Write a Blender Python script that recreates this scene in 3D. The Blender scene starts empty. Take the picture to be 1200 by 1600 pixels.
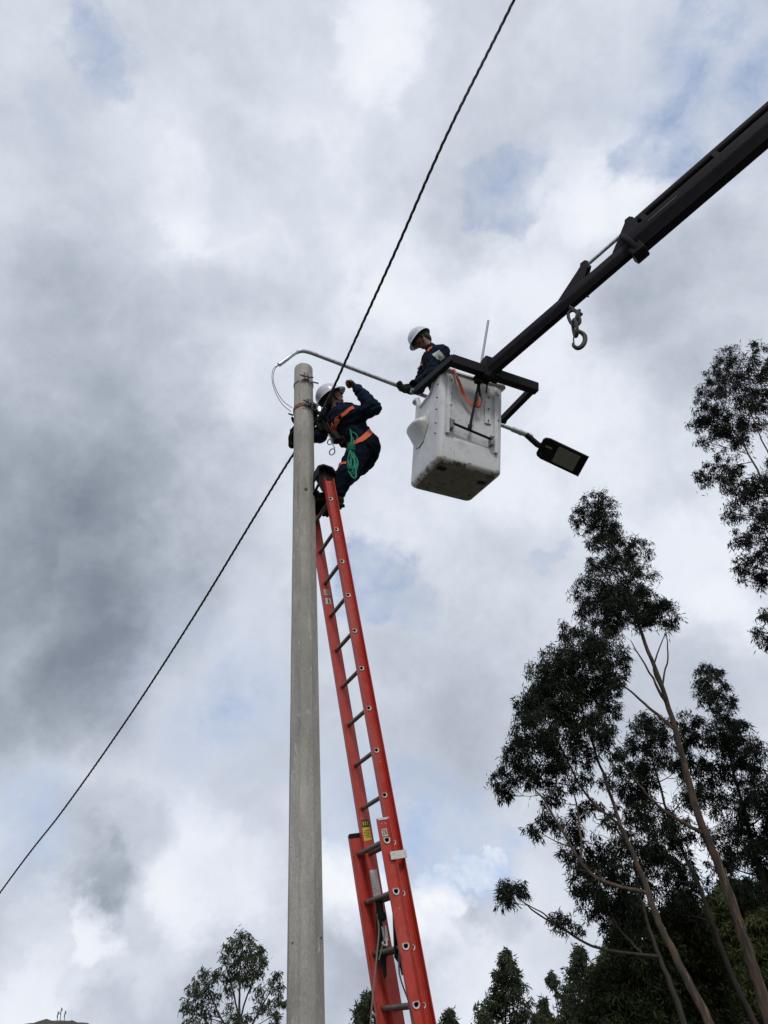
import bpy, bmesh, math, random
import numpy as np
from mathutils import Vector, Matrix, noise
from mathutils.bvhtree import BVHTree
random.seed(7); rng = np.random.default_rng(7)
S = bpy.context.scene
C = S.collection
R = math.radians
# ------------------------------------------------------------------ camera
F = 1150.0                                   # focal length in photo pixels (1200 x 1600)
EYE = Vector((0, 0, 1.65))
_up = Vector((470-600, 800+720, -F)).normalized()      # world up seen in camera axes
_fw = Vector((0, 0, -1)); _fw = (_fw - _up*_fw.dot(_up)).normalized()
_rt = _fw.cross(_up)
CW = Matrix((_rt, _fw, _up))                 # camera axes -> world
cam = bpy.data.cameras.new('camera'); camo = bpy.data.objects.new('camera', cam); C.objects.link(camo)
cam.sensor_fit = 'VERTICAL'; cam.sensor_height = 24; cam.sensor_width = 18
cam.lens = 24*F/1600; cam.clip_end = 6000; cam.clip_start = .05
camo.matrix_world = Matrix.Translation(EYE) @ CW.to_4x4()
S.camera = camo
S.render.resolution_x = 768; S.render.resolution_y = 1024
S.view_settings.view_transform = 'Standard'; S.view_settings.look = 'None'
S.view_settings.exposure = 0; S.view_settings.gamma = 1

def ray(x, y): return CW @ Vector(((x-600)/F, (800-y)/F, -1))
def P(x, y, Y): r = ray(x, y); return EYE + r*(Y/r.y)
def Pd(x, y, d): return EYE + ray(x, y)*d
def Pz(x, y, z): r = ray(x, y); return EYE + r*(z/r.z)       # z above the eye
def proj(p):
    c = CW.transposed() @ (Vector(p)-EYE); return (600+F*c.x/-c.z, 800-F*c.y/-c.z, -c.z)

# ------------------------------------------------------------------ world: cloudy sky
SUN_EL, SUN_AZ = 42, 170                     # azimuth measured from +Y clockwise
wd = bpy.data.worlds.new('World'); S.world = wd; wd.use_nodes = True
nt = wd.node_tree; nt.nodes.clear()
def N(t, tree=None, **k):
    n = (tree or nt).nodes.new(t)
    for a, b in k.items(): setattr(n, a, b)
    return n
def L(a, b, tree=None): (tree or nt).links.new(a, b)
def M2(op, a, b=None, tree=None, c=None, clamp=False):
    n = N('ShaderNodeMath', tree, operation=op, use_clamp=clamp)
    for i, v in enumerate((a, b, c)):
        if v is None: continue
        if isinstance(v, (int, float)): n.inputs[i].default_value = v
        else: L(v, n.inputs[i], tree)
    return n.outputs[0]
out = N('ShaderNodeOutputWorld')
tc = N('ShaderNodeTexCoord')
nrm = N('ShaderNodeVectorMath', operation='NORMALIZE'); L(tc.outputs['Generated'], nrm.inputs[0])
def wnoise(scale, detail, rough, vec, off=(0, 0, 0), dist=0.0, col=False):
    mp = N('ShaderNodeMapping'); L(vec, mp.inputs[0]); mp.inputs['Location'].default_value = off
    n = N('ShaderNodeTexNoise'); n.inputs['Scale'].default_value = scale; n.inputs['Detail'].default_value = detail
    n.inputs['Roughness'].default_value = rough; n.inputs['Distortion'].default_value = dist
    L(mp.outputs[0], n.inputs['Vector']); return n.outputs['Color' if col else 'Fac']
def warp(vec, scale, amt, off, det=8, rough=.62):
    c = wnoise(scale, det, rough, vec, off, col=True)
    s = N('ShaderNodeVectorMath', operation='SUBTRACT'); L(c, s.inputs[0]); s.inputs[1].default_value = (.5, .5, .5)
    m = N('ShaderNodeVectorMath', operation='SCALE'); L(s.outputs[0], m.inputs[0]); m.inputs['Scale'].default_value = amt
    a = N('ShaderNodeVectorMath', operation='ADD'); L(vec, a.inputs[0]); L(m.outputs[0], a.inputs[1])
    nn = N('ShaderNodeVectorMath', operation='NORMALIZE'); L(a.outputs[0], nn.inputs[0]); return nn.outputs[0]
dirv = nrm.outputs[0]
W1 = warp(dirv, 3.2, .34, (3, 1, 7))
def blobs(items, vec, start):
    acc = start
    for (x, y, rad, w) in items:
        d = ray(x, y).normalized()
        dt = N('ShaderNodeVectorMath', operation='DOT_PRODUCT'); L(vec, dt.inputs[0]); dt.inputs[1].default_value = d
        ang = rad/F*.95
        mr = N('ShaderNodeMapRange', interpolation_type='SMOOTHSTEP')
        L(dt.outputs['Value'], mr.inputs['Value'])
        mr.inputs['From Min'].default_value = math.cos(ang); mr.inputs['From Max'].default_value = math.cos(ang*.15)
        mr.inputs['To Min'].default_value = 0; mr.inputs['To Max'].default_value = w
        acc = M2('ADD', acc, mr.outputs[0])
    return acc
BR = [(0, 640, 330, -.07), (60, 820, 340, -.09), (210, 860, 240, -.07), (40, 1060, 240, -.11), (130, 1120, 160, -.09), (20, 1150, 130, -.05), (200, 760, 220, -.05), (-80, 900, 350, -.06), (260, 950, 120, -.04), (0, 500, 200, -.04), (420, 640, 150, .05), (300, 780, 90, .05),
      (150, 470, 160, -.05), (300, 560, 120, -.04), (610, 60, 100, .16), (560, 230, 200, .07), (370, 350, 130, .09), (330, 400, 50, .08), (440, 300, 90, -.05), (640, 200, 90, -.05),
      (900, 400, 170, .10), (930, 250, 130, .08), (960, 330, 80, .08), (800, 500, 140, .12), (1020, 430, 120, -.08), (1130, 480, 170, -.09), (640, 430, 130, .10), (600, 500, 110, .10), (730, 350, 90, -.05),
      (850, 700, 200, .07), (1060, 880, 130, .13), (1110, 950, 70, .08), (680, 760, 180, .06), (930, 620, 130, .04), (620, 1080, 220, -.06), (760, 1050, 140, -.04), (560, 1000, 90, .04),
      (250, 1230, 200, .03), (240, 1345, 80, -.10), (150, 1340, 90, -.05), (70, 1410, 130, -.11), (150, 1400, 60, -.09), (130, 1445, 45, .20), (190, 1425, 70, -.08), (60, 1490, 110, .14), (220, 1480, 110, .12), (340, 1400, 110, .13), (40, 1545, 80, .10), (120, 1530, 60, -.07),
      (560, 1400, 110, .20), (520, 1350, 60, .10), (690, 1400, 45, .24), (735, 1345, 28, .26), (752, 1315, 22, .26), (650, 1440, 70, .12), (770, 1400, 60, -.13), (720, 1430, 40, -.08), (540, 1550, 130, -.20), (250, 1565, 120, -.12), (640, 1520, 80, -.05),
      (760, 1500, 100, .03), (60, 1590, 100, -.06), (100, 60, 220, -.05), (400, 120, 170, -.03), (250, 200, 120, .04), (1100, 1350, 160, .14), (1180, 700, 120, .06)]
BL = [(195, 115, 50, .7), (90, 155, 50, .3), (820, 250, 70, 1.0), (790, 300, 45, .8), (850, 200, 45, .6), (1090, 110, 150, .75), (1160, 30, 130, .7), (1040, 200, 70, .7), (1140, 240, 80, .5), (770, 240, 40, .5),
      (590, 925, 80, 1.3), (560, 940, 35, .6), (640, 950, 45, .5), (690, 1275, 130, 1.3), (560, 1240, 110, .3), (650, 1345, 60, .7), (850, 905, 30, .4), (720, 1330, 50, .6),
      (300, 1080, 230, .22), (420, 1120, 120, .3), (0, 1330, 80, .5), (380, 1210, 140, .2), (1150, 1400, 80, .7), (950, 90, 80, .25)]
f1 = wnoise(2.6, 9, .56, dirv, (4, 2, 9), .2); f2 = wnoise(7, 11, .62, dirv, (1, 8, 3), .25); f3 = wnoise(20, 9, .62, dirv, (7, 3, 1), .3)
Wb = warp(dirv, 7, .10, (9, 9, 2), 6)
f4 = wnoise(4.2, 9, .55, Wb, (2, 6, 5), 0); bil = M2('POWER', M2('SUBTRACT', 1.0, M2('ABSOLUTE', M2('SUBTRACT', M2('MULTIPLY', f4, 2), 1)), clamp=True), 3)
v = M2('ADD', .605, M2('MULTIPLY', M2('SUBTRACT', f1, .5), .22))
v = M2('ADD', v, M2('MULTIPLY', M2('SUBTRACT', f2, .5), .24))
v = M2('ADD', v, M2('MULTIPLY', M2('SUBTRACT', f3, .5), .10))
v = M2('ADD', v, M2('MULTIPLY', M2('SUBTRACT', bil, .55), .10))
v = blobs(BR, W1, v)
cr = N('ShaderNodeValToRGB'); L(v, cr.inputs[0])
el = cr.color_ramp.elements
el[0].position = .0; el[0].color = (.14, .165, .205, 1)
el[1].position = 1; el[1].color = (.98, 1, 1.0, 1)
for p_, c_ in ((.25, (.225, .258, .32, 1)), (.42, (.405, .45, .53, 1)), (.58, (.60, .645, .735, 1)), (.74, (.80, .84, .925, 1))):
    e = el.new(p_); e.color = c_
bl = blobs(BL, W1, 0.0)
bl = M2('MULTIPLY', M2('MULTIPLY', bl, 1.3, clamp=True), M2('ADD', .04, M2('MULTIPLY', M2('SUBTRACT', M2('ADD', M2('MULTIPLY', f2, .6), M2('MULTIPLY', f3, .4)), .40), 4.2), clamp=True), clamp=True)
sky = N('ShaderNodeTexSky', sky_type='NISHITA', sun_disc=False)
sky.sun_elevation = R(SUN_EL); sky.sun_rotation = R(SUN_AZ); sky.altitude = 2500; sky.air_density = 1.0; sky.dust_density = 1.2
bg1 = N('ShaderNodeBackground'); L(sky.outputs[0], bg1.inputs[0]); bg1.inputs[1].default_value = .15
veil = N('ShaderNodeBackground'); veil.inputs[0].default_value = (.40, .52, .76, 1); veil.inputs[1].default_value = .95   # thin high cloud over the blue
mx0 = N('ShaderNodeMixShader'); mx0.inputs[0].default_value = .72; L(bg1.outputs[0], mx0.inputs[1]); L(veil.outputs[0], mx0.inputs[2])
bg2 = N('ShaderNodeBackground'); L(cr.outputs[0], bg2.inputs[0]); bg2.inputs[1].default_value = 1.0
mx = N('ShaderNodeMixShader'); L(M2('MULTIPLY', bl, .92), mx.inputs[0]); L(bg2.outputs[0], mx.inputs[1]); L(mx0.outputs[0], mx.inputs[2])
L(mx.outputs[0], out.inputs[0])
# sun: weak and soft behind cloud
sl = bpy.data.lights.new('sun', 'SUN'); sl.energy = 1.5; sl.angle = R(11); sl.color = (1, .97, .92)
so = bpy.data.objects.new('sun', sl); C.objects.link(so)
az = R(SUN_AZ); sd = Vector((math.sin(az)*math.cos(R(SUN_EL)), math.cos(az)*math.cos(R(SUN_EL)), math.sin(R(SUN_EL))))
so.rotation_euler = sd.to_track_quat('Z', 'Y').to_euler()

# ------------------------------------------------------------------ materials
def mat(name, col, rough=.6, metal=0.0, var=.15, vscale=8.0, bump=0.0, bscale=60.0, col2=None, ramp=(.35, .65), spec=.5, trans=None, stretch=(1, 1, 1), detail=5):
    m = bpy.data.materials.new(name); m.use_nodes = True; t = m.node_tree
    b = t.nodes['Principled BSDF']; b.inputs['Roughness'].default_value = rough; b.inputs['Metallic'].default_value = metal
    b.inputs['Specular IOR Level'].default_value = spec
    g = N('ShaderNodeTexCoord', t); mp = N('ShaderNodeMapping', t); L(g.outputs['Object'], mp.inputs[0], t); mp.inputs['Scale'].default_value = stretch
    n = N('ShaderNodeTexNoise', t); n.inputs['Scale'].default_value = vscale; n.inputs['Detail'].default_value = detail; n.inputs['Roughness'].default_value = .6
    L(mp.outputs[0], n.inputs['Vector'], t)
    r = N('ShaderNodeValToRGB', t); L(n.outputs['Fac'], r.inputs[0], t)
    c2 = col2 or tuple(c*(1-var) for c in col); c1 = tuple(min(1, c*(1+var)) for c in col) if not col2 else col
    r.color_ramp.elements[0].position = ramp[0]; r.color_ramp.elements[0].color = (*c2, 1)
    r.color_ramp.elements[1].position = ramp[1]; r.color_ramp.elements[1].color = (*c1, 1)
    L(r.outputs[0], b.inputs['Base Color'], t)
    rr = N('ShaderNodeMapRange', t); L(n.outputs['Fac'], rr.inputs[0], t); rr.inputs[3].default_value = rough*.8; rr.inputs[4].default_value = min(1, rough*1.2); L(rr.outputs[0], b.inputs['Roughness'], t)
    if bump:
        bn = N('ShaderNodeTexNoise', t); bn.inputs['Scale'].default_value = bscale; bn.inputs['Detail'].default_value = 6; L(mp.outputs[0], bn.inputs['Vector'], t)
        bp = N('ShaderNodeBump', t); bp.inputs['Strength'].default_value = bump; bp.inputs['Distance'].default_value = .01; L(bn.outputs['Fac'], bp.inputs['Height'], t); L(bp.outputs[0], b.inputs['Normal'], t)
    m['ramp'] = r.name
    return m
def overlay(m, col, scale, lo, hi, stretch=(1, 1, 1), off=(0, 0, 0), voro=False):
    """spots, streaks or dirt of another colour laid over a material by a thresholded noise"""
    t = m.node_tree; b = t.nodes['Principled BSDF']; src = b.inputs['Base Color'].links[0].from_socket
    g = N('ShaderNodeTexCoord', t); mp = N('ShaderNodeMapping', t); L(g.outputs['Object'], mp.inputs[0], t); mp.inputs['Scale'].default_value = stretch; mp.inputs['Location'].default_value = off
    n = N('ShaderNodeTexNoise', t); n.inputs['Scale'].default_value = scale; n.inputs['Detail'].default_value = 7; n.inputs['Roughness'].default_value = .65; L(mp.outputs[0], n.inputs['Vector'], t)
    r = N('ShaderNodeMapRange', t); L(n.outputs['Fac'], r.inputs[0], t); r.inputs[1].default_value = lo; r.inputs[2].default_value = hi
    x = N('ShaderNodeMix', t, data_type='RGBA'); L(r.outputs[0], x.inputs[0], t); L(src, x.inputs[6], t); x.inputs[7].default_value = (*col, 1)
    L(x.outputs[2], b.inputs['Base Color'], t); return r, x
K = {}
K['concrete'] = mat('concrete', (.34, .322, .292), .9, var=.22, vscale=7, bump=.7, bscale=110, stretch=(1, 1, .3))
overlay(K['concrete'], (.24, .225, .20), 16, .55, .72, (1, 1, .10), (7, 7, 2))
overlay(K['concrete'], (.20, .19, .17), 90, .60, .66, (1, 1, .8), (1, 2, 2))
overlay(K['concrete'], (.20, .188, .165), 2.6, .50, .74, (1.5, 1.5, .35), (4, 4, 6))
overlay(K['concrete'], (.17, .16, .145), 30, .60, .72, (1, 1, .05), (9, 2, 6))
overlay(K['concrete'], (.30, .285, .26), 9, .52, .78, (1, 1, .18))
overlay(K['concrete'], (.14, .13, .12), 38, .66, .70, (1, 1, .8), (5, 2, 1))
overlay(K['concrete'], (.56, .55, .53), 30, .60, .75, (1, 1, .25), (1, 7, 3))
K['red'] = mat('red_fibreglass', (.44, .036, .022), .42, var=.10, vscale=14, bump=.12, bscale=220)
overlay(K['red'], (.46, .09, .07), 30, .55, .8, (1, 1, .3)); overlay(K['red'], (.16, .03, .025), 55, .66, .74, (1, 1, .7), (3, 3, 3)); overlay(K['red'], (.48, .10, .08), 4, .50, .75, (1, 1, .5), (1, 4, 4)); overlay(K['red'], (.25, .08, .06), 12, .62, .74, (1, 1, .25), (6, 1, 4))
K['alu'] = mat('dull_aluminium', (.15, .125, .115), .5, .55, var=.25, vscale=30, bump=.15, bscale=200)
K['ferrule'] = mat('ferrule_metal', (.62, .60, .56), .4, .5, var=.15, vscale=60)
K['galv'] = mat('galvanised_steel', (.50, .52, .55), .38, .75, var=.2, vscale=26, bump=.05)
K['steel'] = mat('grey_steel', (.22, .22, .23), .5, .6, var=.3, vscale=30)
K['rodm'] = mat('rod_steel', (.26, .26, .28), .5, .3, var=.1, vscale=20)
K['rust'] = mat('rusty_steel', (.20, .085, .05), .8, .3, var=.4, vscale=40, bump=.4)
K['boom'] = mat('boom_dark_paint', (.009, .008, .012), .6, 0, var=.3, vscale=9, bump=.08, spec=.15)
overlay(K['boom'], (.04, .037, .042), 26, .62, .74, (1, 1, 1)); overlay(K['boom'], (.10, .05, .03), 18, .68, .76, (1, 1, 1), (4, 4, 1))
K['black'] = mat('black_rubber', (.010, .010, .011), .75, spec=.2, var=.3, vscale=20, bump=.1)
K['cable'] = mat('cable_black', (.02, .02, .024), .5, var=.2, vscale=50)
K['chain'] = mat('chain_steel', (.026, .022, .021), .65, 0, var=.4, vscale=60, bump=.2)
K['white'] = mat('white_gelcoat', (.60, .605, .61), .38, var=.05, vscale=6, bump=.05, bscale=40)
overlay(K['white'], (.42, .41, .39), 7, .54, .80, (1, 1, 1)); overlay(K['white'], (.20, .18, .15), 34, .67, .72, (1, 1, .5), (2, 1, 8))
overlay(K['white'], (.34, .30, .25), 16, .57, .76, (1.6, 1.6, .22), (9, 1, 8)); overlay(K['white'], (.30, .20, .12), 11, .68, .76, (1.5, 1.5, .5), (2, 9, 4)); overlay(K['white'], (.12, .11, .10), 60, .66, .70, (.4, 2, 2), (5, 5, 5))
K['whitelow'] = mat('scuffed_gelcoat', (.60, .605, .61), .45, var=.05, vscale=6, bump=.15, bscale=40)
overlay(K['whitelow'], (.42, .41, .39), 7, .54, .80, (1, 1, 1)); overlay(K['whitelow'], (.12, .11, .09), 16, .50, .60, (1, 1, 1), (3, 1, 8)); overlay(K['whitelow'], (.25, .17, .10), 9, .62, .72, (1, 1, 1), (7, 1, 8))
K['floor'] = mat('dark_grey_floor', (.20, .19, .17), .7, var=.3, vscale=9, bump=.3, bscale=60); overlay(K['floor'], (.05, .047, .04), 7, .52, .66); overlay(K['floor'], (.03, .03, .028), 22, .62, .68, (1, 1, 1), (3, 5, 1))  # bucket underside: darker grey than the walls, with near-black blotches
K['whiteframe'] = mat('white_trim', (.62, .62, .62), .4, var=.12, vscale=20); overlay(K['whiteframe'], (.22, .19, .16), 40, .62, .7)
K['helmet'] = mat('helmet_white', (.55, .56, .62), .25, var=.03, vscale=10)
K['navy'] = mat('navy_cloth', (.008, .015, .034), .95, var=.4, vscale=14, bump=.6, bscale=420, spec=.1)
K['navyd'] = mat('dark_navy_trousers', (.005, .008, .019), .95, var=.3, vscale=12, bump=.6, bscale=420, spec=.08)
K['skin'] = mat('skin', (.17, .075, .05), .55, var=.1, vscale=30)
K['hair'] = mat('hair', (.012, .010, .009), .8, var=.3, vscale=90, bump=.6)
K['orange'] = mat('orange_webbing', (.62, .10, .03), .7, var=.12, vscale=120, bump=.3, bscale=600)
K['webblk'] = mat('black_webbing', (.007, .007, .008), .9, spec=.1, var=.2, vscale=120, bump=.3, bscale=600)
K['boot'] = mat('boot_leather', (.010, .009, .008), .7, spec=.2, var=.3, vscale=30, bump=.2)
K['glove'] = mat('work_glove', (.013, .013, .009), .9, spec=.1, var=.4, vscale=40, bump=.3)
K['glovey'] = mat('olive_cuff', (.10, .09, .03), .8, var=.4, vscale=40, bump=.3)
K['green'] = mat('green_rope', (.0, .22, .13), .6, var=.3, vscale=150, bump=.5, bscale=500)
K['rope'] = mat('worn_rope', (.22, .19, .16), .9, var=.4, vscale=200, bump=.8, bscale=500)
K['badge'] = mat('badge_patch', (.52, .58, .50), .7, var=.1, vscale=60)
K['ink'] = mat('ink_black', (.015, .015, .015), .6)
K['paper'] = mat('label_white', (.50, .48, .45), .5, var=.1, vscale=60)
K['yellow'] = mat('label_yellow', (.62, .46, .02), .5, var=.08, vscale=60)
K['lampblk'] = mat('lamp_housing', (.010, .010, .011), .6, 0, spec=.2, var=.2, vscale=20)
K['lens'] = mat('lamp_glass', (.19, .19, .17), .18, var=.08, vscale=30)
K['bark'] = mat('eucalyptus_bark', (.105, .062, .038), .9, bump=.9, bscale=14, vscale=4, col2=(.035, .027, .022), stretch=(2, 2, .5), ramp=(.4, .62))
overlay(K['bark'], (.18, .115, .072), 4, .58, .64, (2, 2, .22), (8, 2, 5))
overlay(K['bark'], (.03, .026, .022), 5, .52, .60, (1.5, 1.5, .35), (3, 1, 2))
K['barkd'] = mat('dark_bark', (.03, .024, .019), .9, bump=.5, bscale=20, vscale=4, var=.4, stretch=(2, 2, .5))
def leafmat(name, c, var=.45, sc=.6):
    m = mat(name, c, .55, var=var, vscale=sc, ramp=(.3, .7), spec=.18)
    t = m.node_tree; b = t.nodes['Principled BSDF']; src = b.inputs['Base Color'].links[0].from_socket
    tr = N('ShaderNodeBsdfTranslucent', t); L(src, tr.inputs[0], t); mxs = N('ShaderNodeMixShader', t); mxs.inputs[0].default_value = .22
    o = [n for n in t.nodes if n.type == 'OUTPUT_MATERIAL'][0]; L(b.outputs[0], mxs.inputs[1], t); L(tr.outputs[0], mxs.inputs[2], t); L(mxs.outputs[0], o.inputs[0], t)
    return m
K['leaf'] = leafmat('eucalyptus_leaves', (.013, .018, .009), .6); overlay(K['leaf'], (.045, .055, .02), 7, .62, .76)
K['leafr'] = leafmat('grey_leaves', (.016, .018, .013), .6); overlay(K['leafr'], (.05, .05, .035), 9, .60, .72)
K['leafo'] = leafmat('olive_leaves', (.055, .066, .022)); overlay(K['leafo'], (.11, .11, .03), 3, .54, .70)
K['leafu'] = leafmat('understory_leaves', (.028, .036, .013)); overlay(K['leafu'], (.075, .08, .022), 3, .55, .70)
K['leaff'] = leafmat('far_leaves', (.045, .056, .030)); overlay(K['leaff'], (.085, .08, .035), 4, .58, .72)
K['grass'] = mat('grass_ground', (.055, .06, .025), .95, vscale=.4, col2=(.07, .052, .034), bump=.4, bscale=9)
K['hill'] = mat('dry_hill', (.075, .048, .036), .95, vscale=.06, col2=(.035, .034, .022))

# ------------------------------------------------------------------ helpers
def tag(o, label=None, cat=None, group=None, kind=None):
    if label: o['label'] = label
    if cat: o['category'] = cat
    if group: o['group'] = group
    if kind: o['kind'] = kind
    return o
def empty(name, loc, label, cat, group=None):
    o = bpy.data.objects.new(name, None); C.objects.link(o); o.location = loc; o.empty_display_size = .1
    bpy.context.view_layer.update(); return tag(o, label, cat, group)
def link(name, me, m, parent=None, bevel=0, smooth=40):
    o = bpy.data.objects.new(name, me); C.objects.link(o)
    for x in (m if isinstance(m, (list, tuple)) else [m]): me.materials.append(x)
    if smooth:
        me.shade_smooth()
        me.set_sharp_from_angle(angle=R(smooth))
    if parent:
        o.parent = parent; o.matrix_parent_inverse = parent.matrix_world.inverted() if parent.type == 'EMPTY' and parent.parent is None else Matrix.Translation(-parent.location) if parent.type == 'EMPTY' else parent.matrix_parent_inverse.copy() if 0 else Matrix.Identity(4)
    if bevel:
        b = o.modifiers.new('bevel', 'BEVEL'); b.width = bevel; b.segments = 2; b.limit_method = 'ANGLE'
    return o
class MB:
    def __init__(s): s.v = []; s.f = []; s.mi = []; s.cur = 0
    def add(s, vs, fs):
        k = len(s.v); s.v += [tuple(x) for x in vs]; s.f += [tuple(i+k for i in f) for f in fs]; s.mi += [s.cur]*len(fs); return s
    def box(s, c, ax, ay, az):                # centre and three half-axis vectors
        c = Vector(c); vs = [c+ax*i+ay*j+az*k for i in (-1, 1) for j in (-1, 1) for k in (-1, 1)]
        fs = [(0, 1, 3, 2), (4, 6, 7, 5), (0, 4, 5, 1), (2, 3, 7, 6), (0, 2, 6, 4), (1, 5, 7, 3)]
        if ax.cross(ay).dot(az) < 0: fs = [f[::-1] for f in fs]
        return s.add(vs, fs)
    def bar(s, a, b, w, h, up):               # rectangular bar between two points
        a = Vector(a); b = Vector(b); d = (b-a); L_ = d.length; d.normalize(); x = d.cross(up).normalized(); z = x.cross(d).normalized()
        return s.box((a+b)/2, d*L_/2, x*w/2, z*h/2)
    def tube(s, pts, r, n=8, cap=True):
        pts = [Vector(p) for p in pts]; m = len(pts)
        rs = [r]*m if isinstance(r, (int, float)) else list(r)
        t0 = (pts[1]-pts[0]).normalized(); u = t0.orthogonal().normalized(); vs = []
        for i, p in enumerate(pts):
            t = (pts[min(i+1, m-1)]-pts[max(i-1, 0)])
            if t.length < 1e-9: t = t0
            t.normalize(); u = (u-t*u.dot(t));
            if u.length < 1e-6: u = t.orthogonal()
            u.normalize(); w = t.cross(u)
            for j in range(n):
                a = 2*math.pi*j/n; vs.append(p+(u*math.cos(a)+w*math.sin(a))*rs[i])
        fs = [(i*n+j, i*n+(j+1) % n, (i+1)*n+(j+1) % n, (i+1)*n+j) for i in range(m-1) for j in range(n)]
        if cap: fs += [tuple(range(n))[::-1], tuple(range((m-1)*n, m*n))]
        return s.add(vs, fs)
    def prism(s, prof, a, b, x, z, sc=(1, 1)):          # closed 2-D profile swept from a to b
        n = len(prof); a = Vector(a); b = Vector(b)
        vs = [a+(x*p[0]+z*p[1])*sc[0] for p in prof]+[b+(x*p[0]+z*p[1])*sc[1] for p in prof]
        fs = [(i, (i+1) % n, n+(i+1) % n, n+i) for i in range(n)]+[tuple(range(n))[::-1], tuple(range(n, 2*n))]
        return s.add(vs, fs)
    def build(s, name, m, parent=None, bevel=0, smooth=40):
        me = bpy.data.meshes.new(name)
        inv = None
        if parent:
            bpy.context.view_layer.update()
            o0 = parent.matrix_world.inverted(); s.v = [tuple(o0 @ Vector(q)) for q in s.v]
        me.from_pydata(s.v, [], s.f)
        for i, k in enumerate(s.mi):
            if k: me.polygons[i].material_index = k
        bm = bmesh.new(); bm.from_mesh(me); bmesh.ops.recalc_face_normals(bm, faces=bm.faces); bm.to_mesh(me); bm.free()
        o = bpy.data.objects.new(name, me); C.objects.link(o)
        for x in (m if isinstance(m, (list, tuple)) else [m]): me.materials.append(x)
        if smooth: me.shade_smooth(); me.set_sharp_from_angle(angle=R(smooth))
        if parent: o.parent = parent
        if bevel:
            b = o.modifiers.new('bevel', 'BEVEL'); b.width = bevel; b.segments = 2; b.limit_method = 'ANGLE'
        return o
def rawmesh(name, v, f, m, parent=None, smooth=True):
    """numpy verts / faces straight into a mesh"""
    if parent:
        bpy.context.view_layer.update(); T = np.array(parent.matrix_world.inverted()); v = v @ T[:3, :3].T + T[:3, 3]
    me = bpy.data.meshes.new(name); n = f.shape[1]
    me.vertices.add(len(v)); me.vertices.foreach_set('co', v.astype(np.float32).ravel())
    me.loops.add(f.size); me.loops.foreach_set('vertex_index', f.astype(np.int32).ravel())
    me.polygons.add(len(f)); me.polygons.foreach_set('loop_start', np.arange(0, f.size, n, dtype=np.int32)); me.polygons.foreach_set('loop_total', np.full(len(f), n, np.int32))
    me.update(calc_edges=True); me.validate()
    o = bpy.data.objects.new(name, me); C.objects.link(o); me.materials.append(m)
    if smooth: me.shade_smooth()
    if parent: o.parent = parent
    return o
def spline(pts, n=6):
    pts = [Vector(p) for p in pts]; o = []
    for i in range(len(pts)-1):
        p0 = pts[max(i-1, 0)]; p1 = pts[i]; p2 = pts[i+1]; p3 = pts[min(i+2, len(pts)-1)]
        for k in range(n):
            t = k/n; o.append(.5*((2*p1)+(p2-p0)*t+(2*p0-5*p1+4*p2-p3)*t*t+(3*p1-p0-3*p2+p3)*t**3))
    return o+[pts[-1]]

# ------------------------------------------------------------------ ground and hill
mb = MB(); n = 60
for i in range(n+1):
    for j in range(n+1):
        a = (i/n*2-1); b = (j/n*2-1); x = math.copysign(abs(a)**3*2600, a); y = math.copysign(abs(b)**3*2600, b)+400*0
        mb.v.append((x, y, 0.0 if math.hypot(x, y) < 12 else .25*noise.noise(Vector((x*.03, y*.03, 0)))*min(1, (math.hypot(x, y)-12)/30)))
for i in range(n):
    for j in range(n):
        k = i*(n+1)+j; mb.f.append((k, k+n+1, k+n+2, k+1)); mb.mi.append(0)
tag(mb.build('ground', K['grass']), kind='structure')
hc = P(78, 1700, 600); top = P(66, 1595, 600)
mb = MB(); n = 150
for i in range(n+1):
    for j in range(n+1):
        x = (i/n-.5)*620; y = (j/n-.5)*520; r = math.hypot(x/1.15, y)/250
        h = (top.z+2)*max(0, 1-r*r)**1.3*(1-.0*r)
        h = (top.z+2)*math.exp(-(r*2.5)**2)+3*noise.noise(Vector((x*.02, y*.02, 3)))+2.2*noise.noise(Vector((x*.09, y*.09, 5)))+1.2*noise.noise(Vector((x*.3, y*.3, 1)))-3
        mb.v.append((top.x+x-4, 600+y, h))
for i in range(n):
    for j in range(n):
        k = i*(n+1)+j; mb.f.append((k, k+n+1, k+n+2, k+1)); mb.mi.append(0)
tag(mb.build('hill', K['hill']), kind='structure')
for (px, top_y, lab) in ((91, 1580, 'leftmost of the three thin antenna masts on the far hilltop'), (96, 1574, 'tallest of the three thin antenna masts, in the middle on the far hilltop'), (102, 1579, 'rightmost of the three thin antenna masts on the far hilltop')):
    a = P(px-1, 1597, 600); b = P(px, top_y, 600); a.z -= 6
    t = empty('antenna_mast', a, lab, 'antenna mast', 'antenna masts on the hilltop')
    m_ = MB()
    for q in range(3):
        o_ = Vector((math.cos(q*2.09), math.sin(q*2.09), 0))*.35; m_.tube([a+o_, b+o_*.4], .10, 4)
    for q in range(12): z0 = a.lerp(b, q/12); z1 = a.lerp(b, (q+1)/12); m_.tube([z0+Vector((.3, 0, 0)), z1-Vector((.3, 0, 0))], .07, 4)
    m_.build('lattice', K['steel'], t)
    m_ = MB(); m_.bar(a.lerp(b, .78)+Vector((0, -.5, -1)), a.lerp(b, .78)+Vector((0, -.5, 1)), .7, .5, Vector((1, 0, 0))); m_.bar(a.lerp(b, .9)+Vector((.5, 0, -.8)), a.lerp(b, .9)+Vector((.5, 0, .8)), .5, .7, Vector((1, 0, 0)))
    m_.build('antenna_panel', K['steel'], t)

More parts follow.
